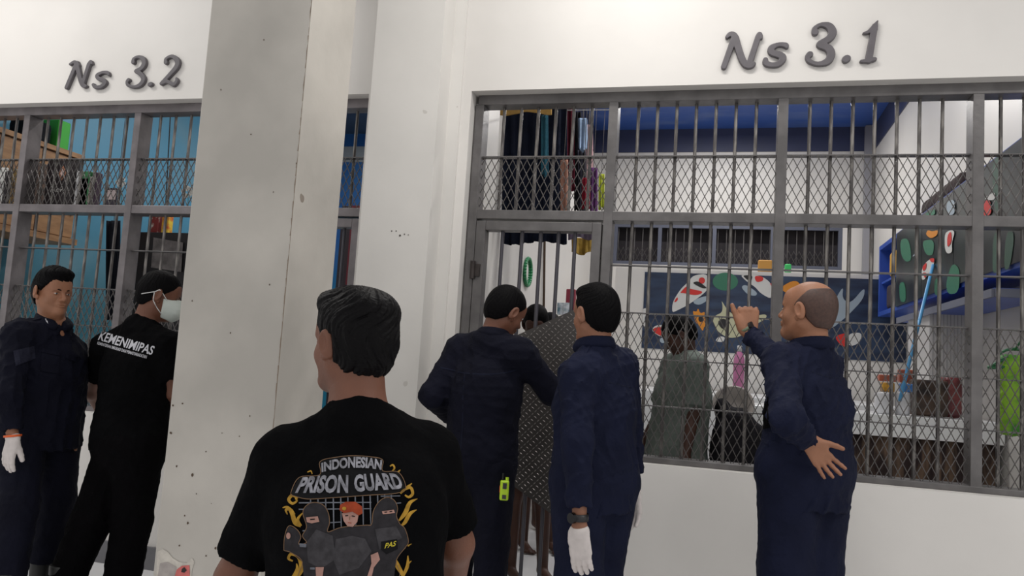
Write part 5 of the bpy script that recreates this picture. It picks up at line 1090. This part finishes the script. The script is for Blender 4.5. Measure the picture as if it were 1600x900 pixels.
# pockets, badges and seams on the uniforms
def sew(topo, pxs, Y, d, mat_, name, off=.004, label=None):
    mb = MB(); patch(mb, bvh_of(topo), [W(x, y, Y) for x, y in pxs], d, off, 0, .02); o = mb.build(name, mat_, topo, fix=False); m = o.modifiers.new('thickness', 'SOLIDIFY'); m.thickness = .004; m.offset = 0
    if label: o['label'] = label
    return o
cam_d1 = nrm(W(80, 560, 3.3)-[0, 0, HC])
sew(t1, [(66, 543), (96, 549), (94, 556), (64, 550)], 3.1, cam_d1, M['navy_dark'], 'pocket_flap'); sew(t1, [(65, 551), (94, 557), (92, 585), (63, 580)], 3.1, cam_d1, M['navy_dark'], 'pocket', .003)
sew(t1, [(104, 552), (122, 560), (121, 566), (103, 559)], 3.1, cam_d1, M['navy_dark'], 'pocket_flap'); sew(t1, [(20, 548), (52, 540), (54, 560), (24, 572)], 3.0, cam_d1, cloth('navy_sleeve_patch', (.018, .019, .034)), 'sleeve_patch')
sew(t1, [(71, 496), (75, 493), (78, 496), (82, 493), (84, 498), (81, 503), (79, 506), (75, 505), (72, 500)], 3.1, cam_d1, mat('white_embroidery', (.6, .6, .64), .7), 'collar_badge', .008, 'small white emblem')
d4 = i4['F']; mbs = MB()
def seam(topo, line, Y, d, name='seam'):
    mb = MB(); ribbon(mb, bvh_of(topo), [(x, y, .8) for x, y in line], d, .0012, 0, lambda u, v: W(u, v, Y)); return mb.build(name, SEAM, topo, fix=False)
SEAM = cloth('navy_seam', (.011, .0135, .030))
seam(t4, [(698, 574), (740, 582), (790, 584), (816, 578)], 3.6, d4); seam(t4, [(745, 584), (742, 650), (738, 740)], 3.6, d4)
cd5 = nrm(W(930, 620, 3.1)-[0, 0, HC]); cd6 = nrm(W(1260, 620, 3.4)-[0, 0, HC])
seam(t5, [(948, 596), (975, 602), (994, 606)], 3.1, cd5); seam(t6, [(1268, 580), (1295, 588), (1320, 590)], 3.3, cd6); seam(t6, [(1255, 700), (1290, 708), (1322, 704)], 3.3, cd6)
o = sew(t6, [(1192, 628), (1202, 620), (1206, 668), (1190, 672)], 3.3, cd6, M['black'], 'pocket', .01)
# torn paint at the foot of the near column
def wear(pts, col, off):
    b = MB(); p = [W(x, y, 2.9-off) for x, y in pts]; flat_poly(b, p); return b
for pts, c, off, nm in (([(246, 862), (254, 858), (262, 862), (270, 872), (280, 878), (292, 880), (300, 872), (304, 878), (300, 890), (298, 912), (244, 912)], (.62, .58, .52), .002, 'cream_patch'), ([(250, 880), (262, 878), (276, 886), (270, 912), (244, 912)], (.42, .38, .36), .003, 'grey_patch'), ([(276, 890), (284, 884), (296, 883), (297, 912), (270, 912)], (.66, .16, .15), .004, 'red_patch'), ([(284, 889), (288, 886), (292, 891), (288, 895), (283, 894)], (.03, .02, .02), .005, 'dark_hole')):
    b = MB(); flat_poly(b, [W(x, y, 2.9-off) for x, y in pts]); b.build(nm, mat(nm+'_paint', c, .7, var=.2, vscale=30), col_o, fix=False)
for i, (x, y, r) in enumerate(((612, 361, .004), (619, 361, .004), (625, 368, .006), (632, 366, .004), (638, 367, .003), (609, 837, .014))):
    q = W(x, y, 3.919); b = MB(); b.add([(q[0]+r*math.cos(t*.7), 3.9185, q[2]+r*math.sin(t*.7)) for t in range(9)], [tuple(range(9))]); b.build('drill_hole', mat('drill_hole', (.08, .07, .06), .8), bpy.data.objects['trim_1'], fix=False)

MK = MB()
for u, v, r in ((165, 92, 4), (110, 230, 5), (432, 245, 3), (275, 317, 3), (137, 385, 4), (212, 427, 6), (230, 515, 3), (175, 618, 3), (190, 652, 5), (150, 758, 4), (320, 770, 5), (275, 805, 4), (120, 100, 4), (300, 560, 2), (480, 150, 3), (350, 230, 2)):
    q = W(230+u/3, 600+v/3, 2.898); n = 7; rr_ = r*.0011; MK.add([(q[0]+rr_*RNG.uniform(.6, 1.2)*math.cos(t*6.283/n), 2.8985, q[2]+rr_*RNG.uniform(.6, 1.3)*math.sin(t*6.283/n)) for t in range(n)], [tuple(range(n))])
for x, y in ((421, 445), (427, 300), (345, 140), (463, 255), (412, 62), (392, 210), (360, 520), (300, 470)):
    q = W(x, y, 2.898); n = 6; MK.add([(q[0]+.003*RNG.uniform(.6, 1.3)*math.cos(t*1.047), 2.8985, q[2]+.004*RNG.uniform(.6, 1.3)*math.sin(t*1.047)) for t in range(n)], [tuple(range(n))])
MK.build('plaster_marks', mat('dark_brown_marks', (.09, .06, .04), .9), col_o, fix=False)
EW = MB()
for k in range(60):
    z0 = .95+k*.036; w0, w1 = RNG.uniform(.001, .006, 2); EW.add([(-1.7255-w0, 2.8985, z0), (-1.7255, 2.8985, z0), (-1.7255, 2.8985, z0+.037), (-1.7255-w1, 2.8985, z0+.037)], [(0, 1, 2, 3)])
EW.build('edge_wear', mat('brown_edge_grime', (.22, .17, .13), .9), col_o, fix=False)
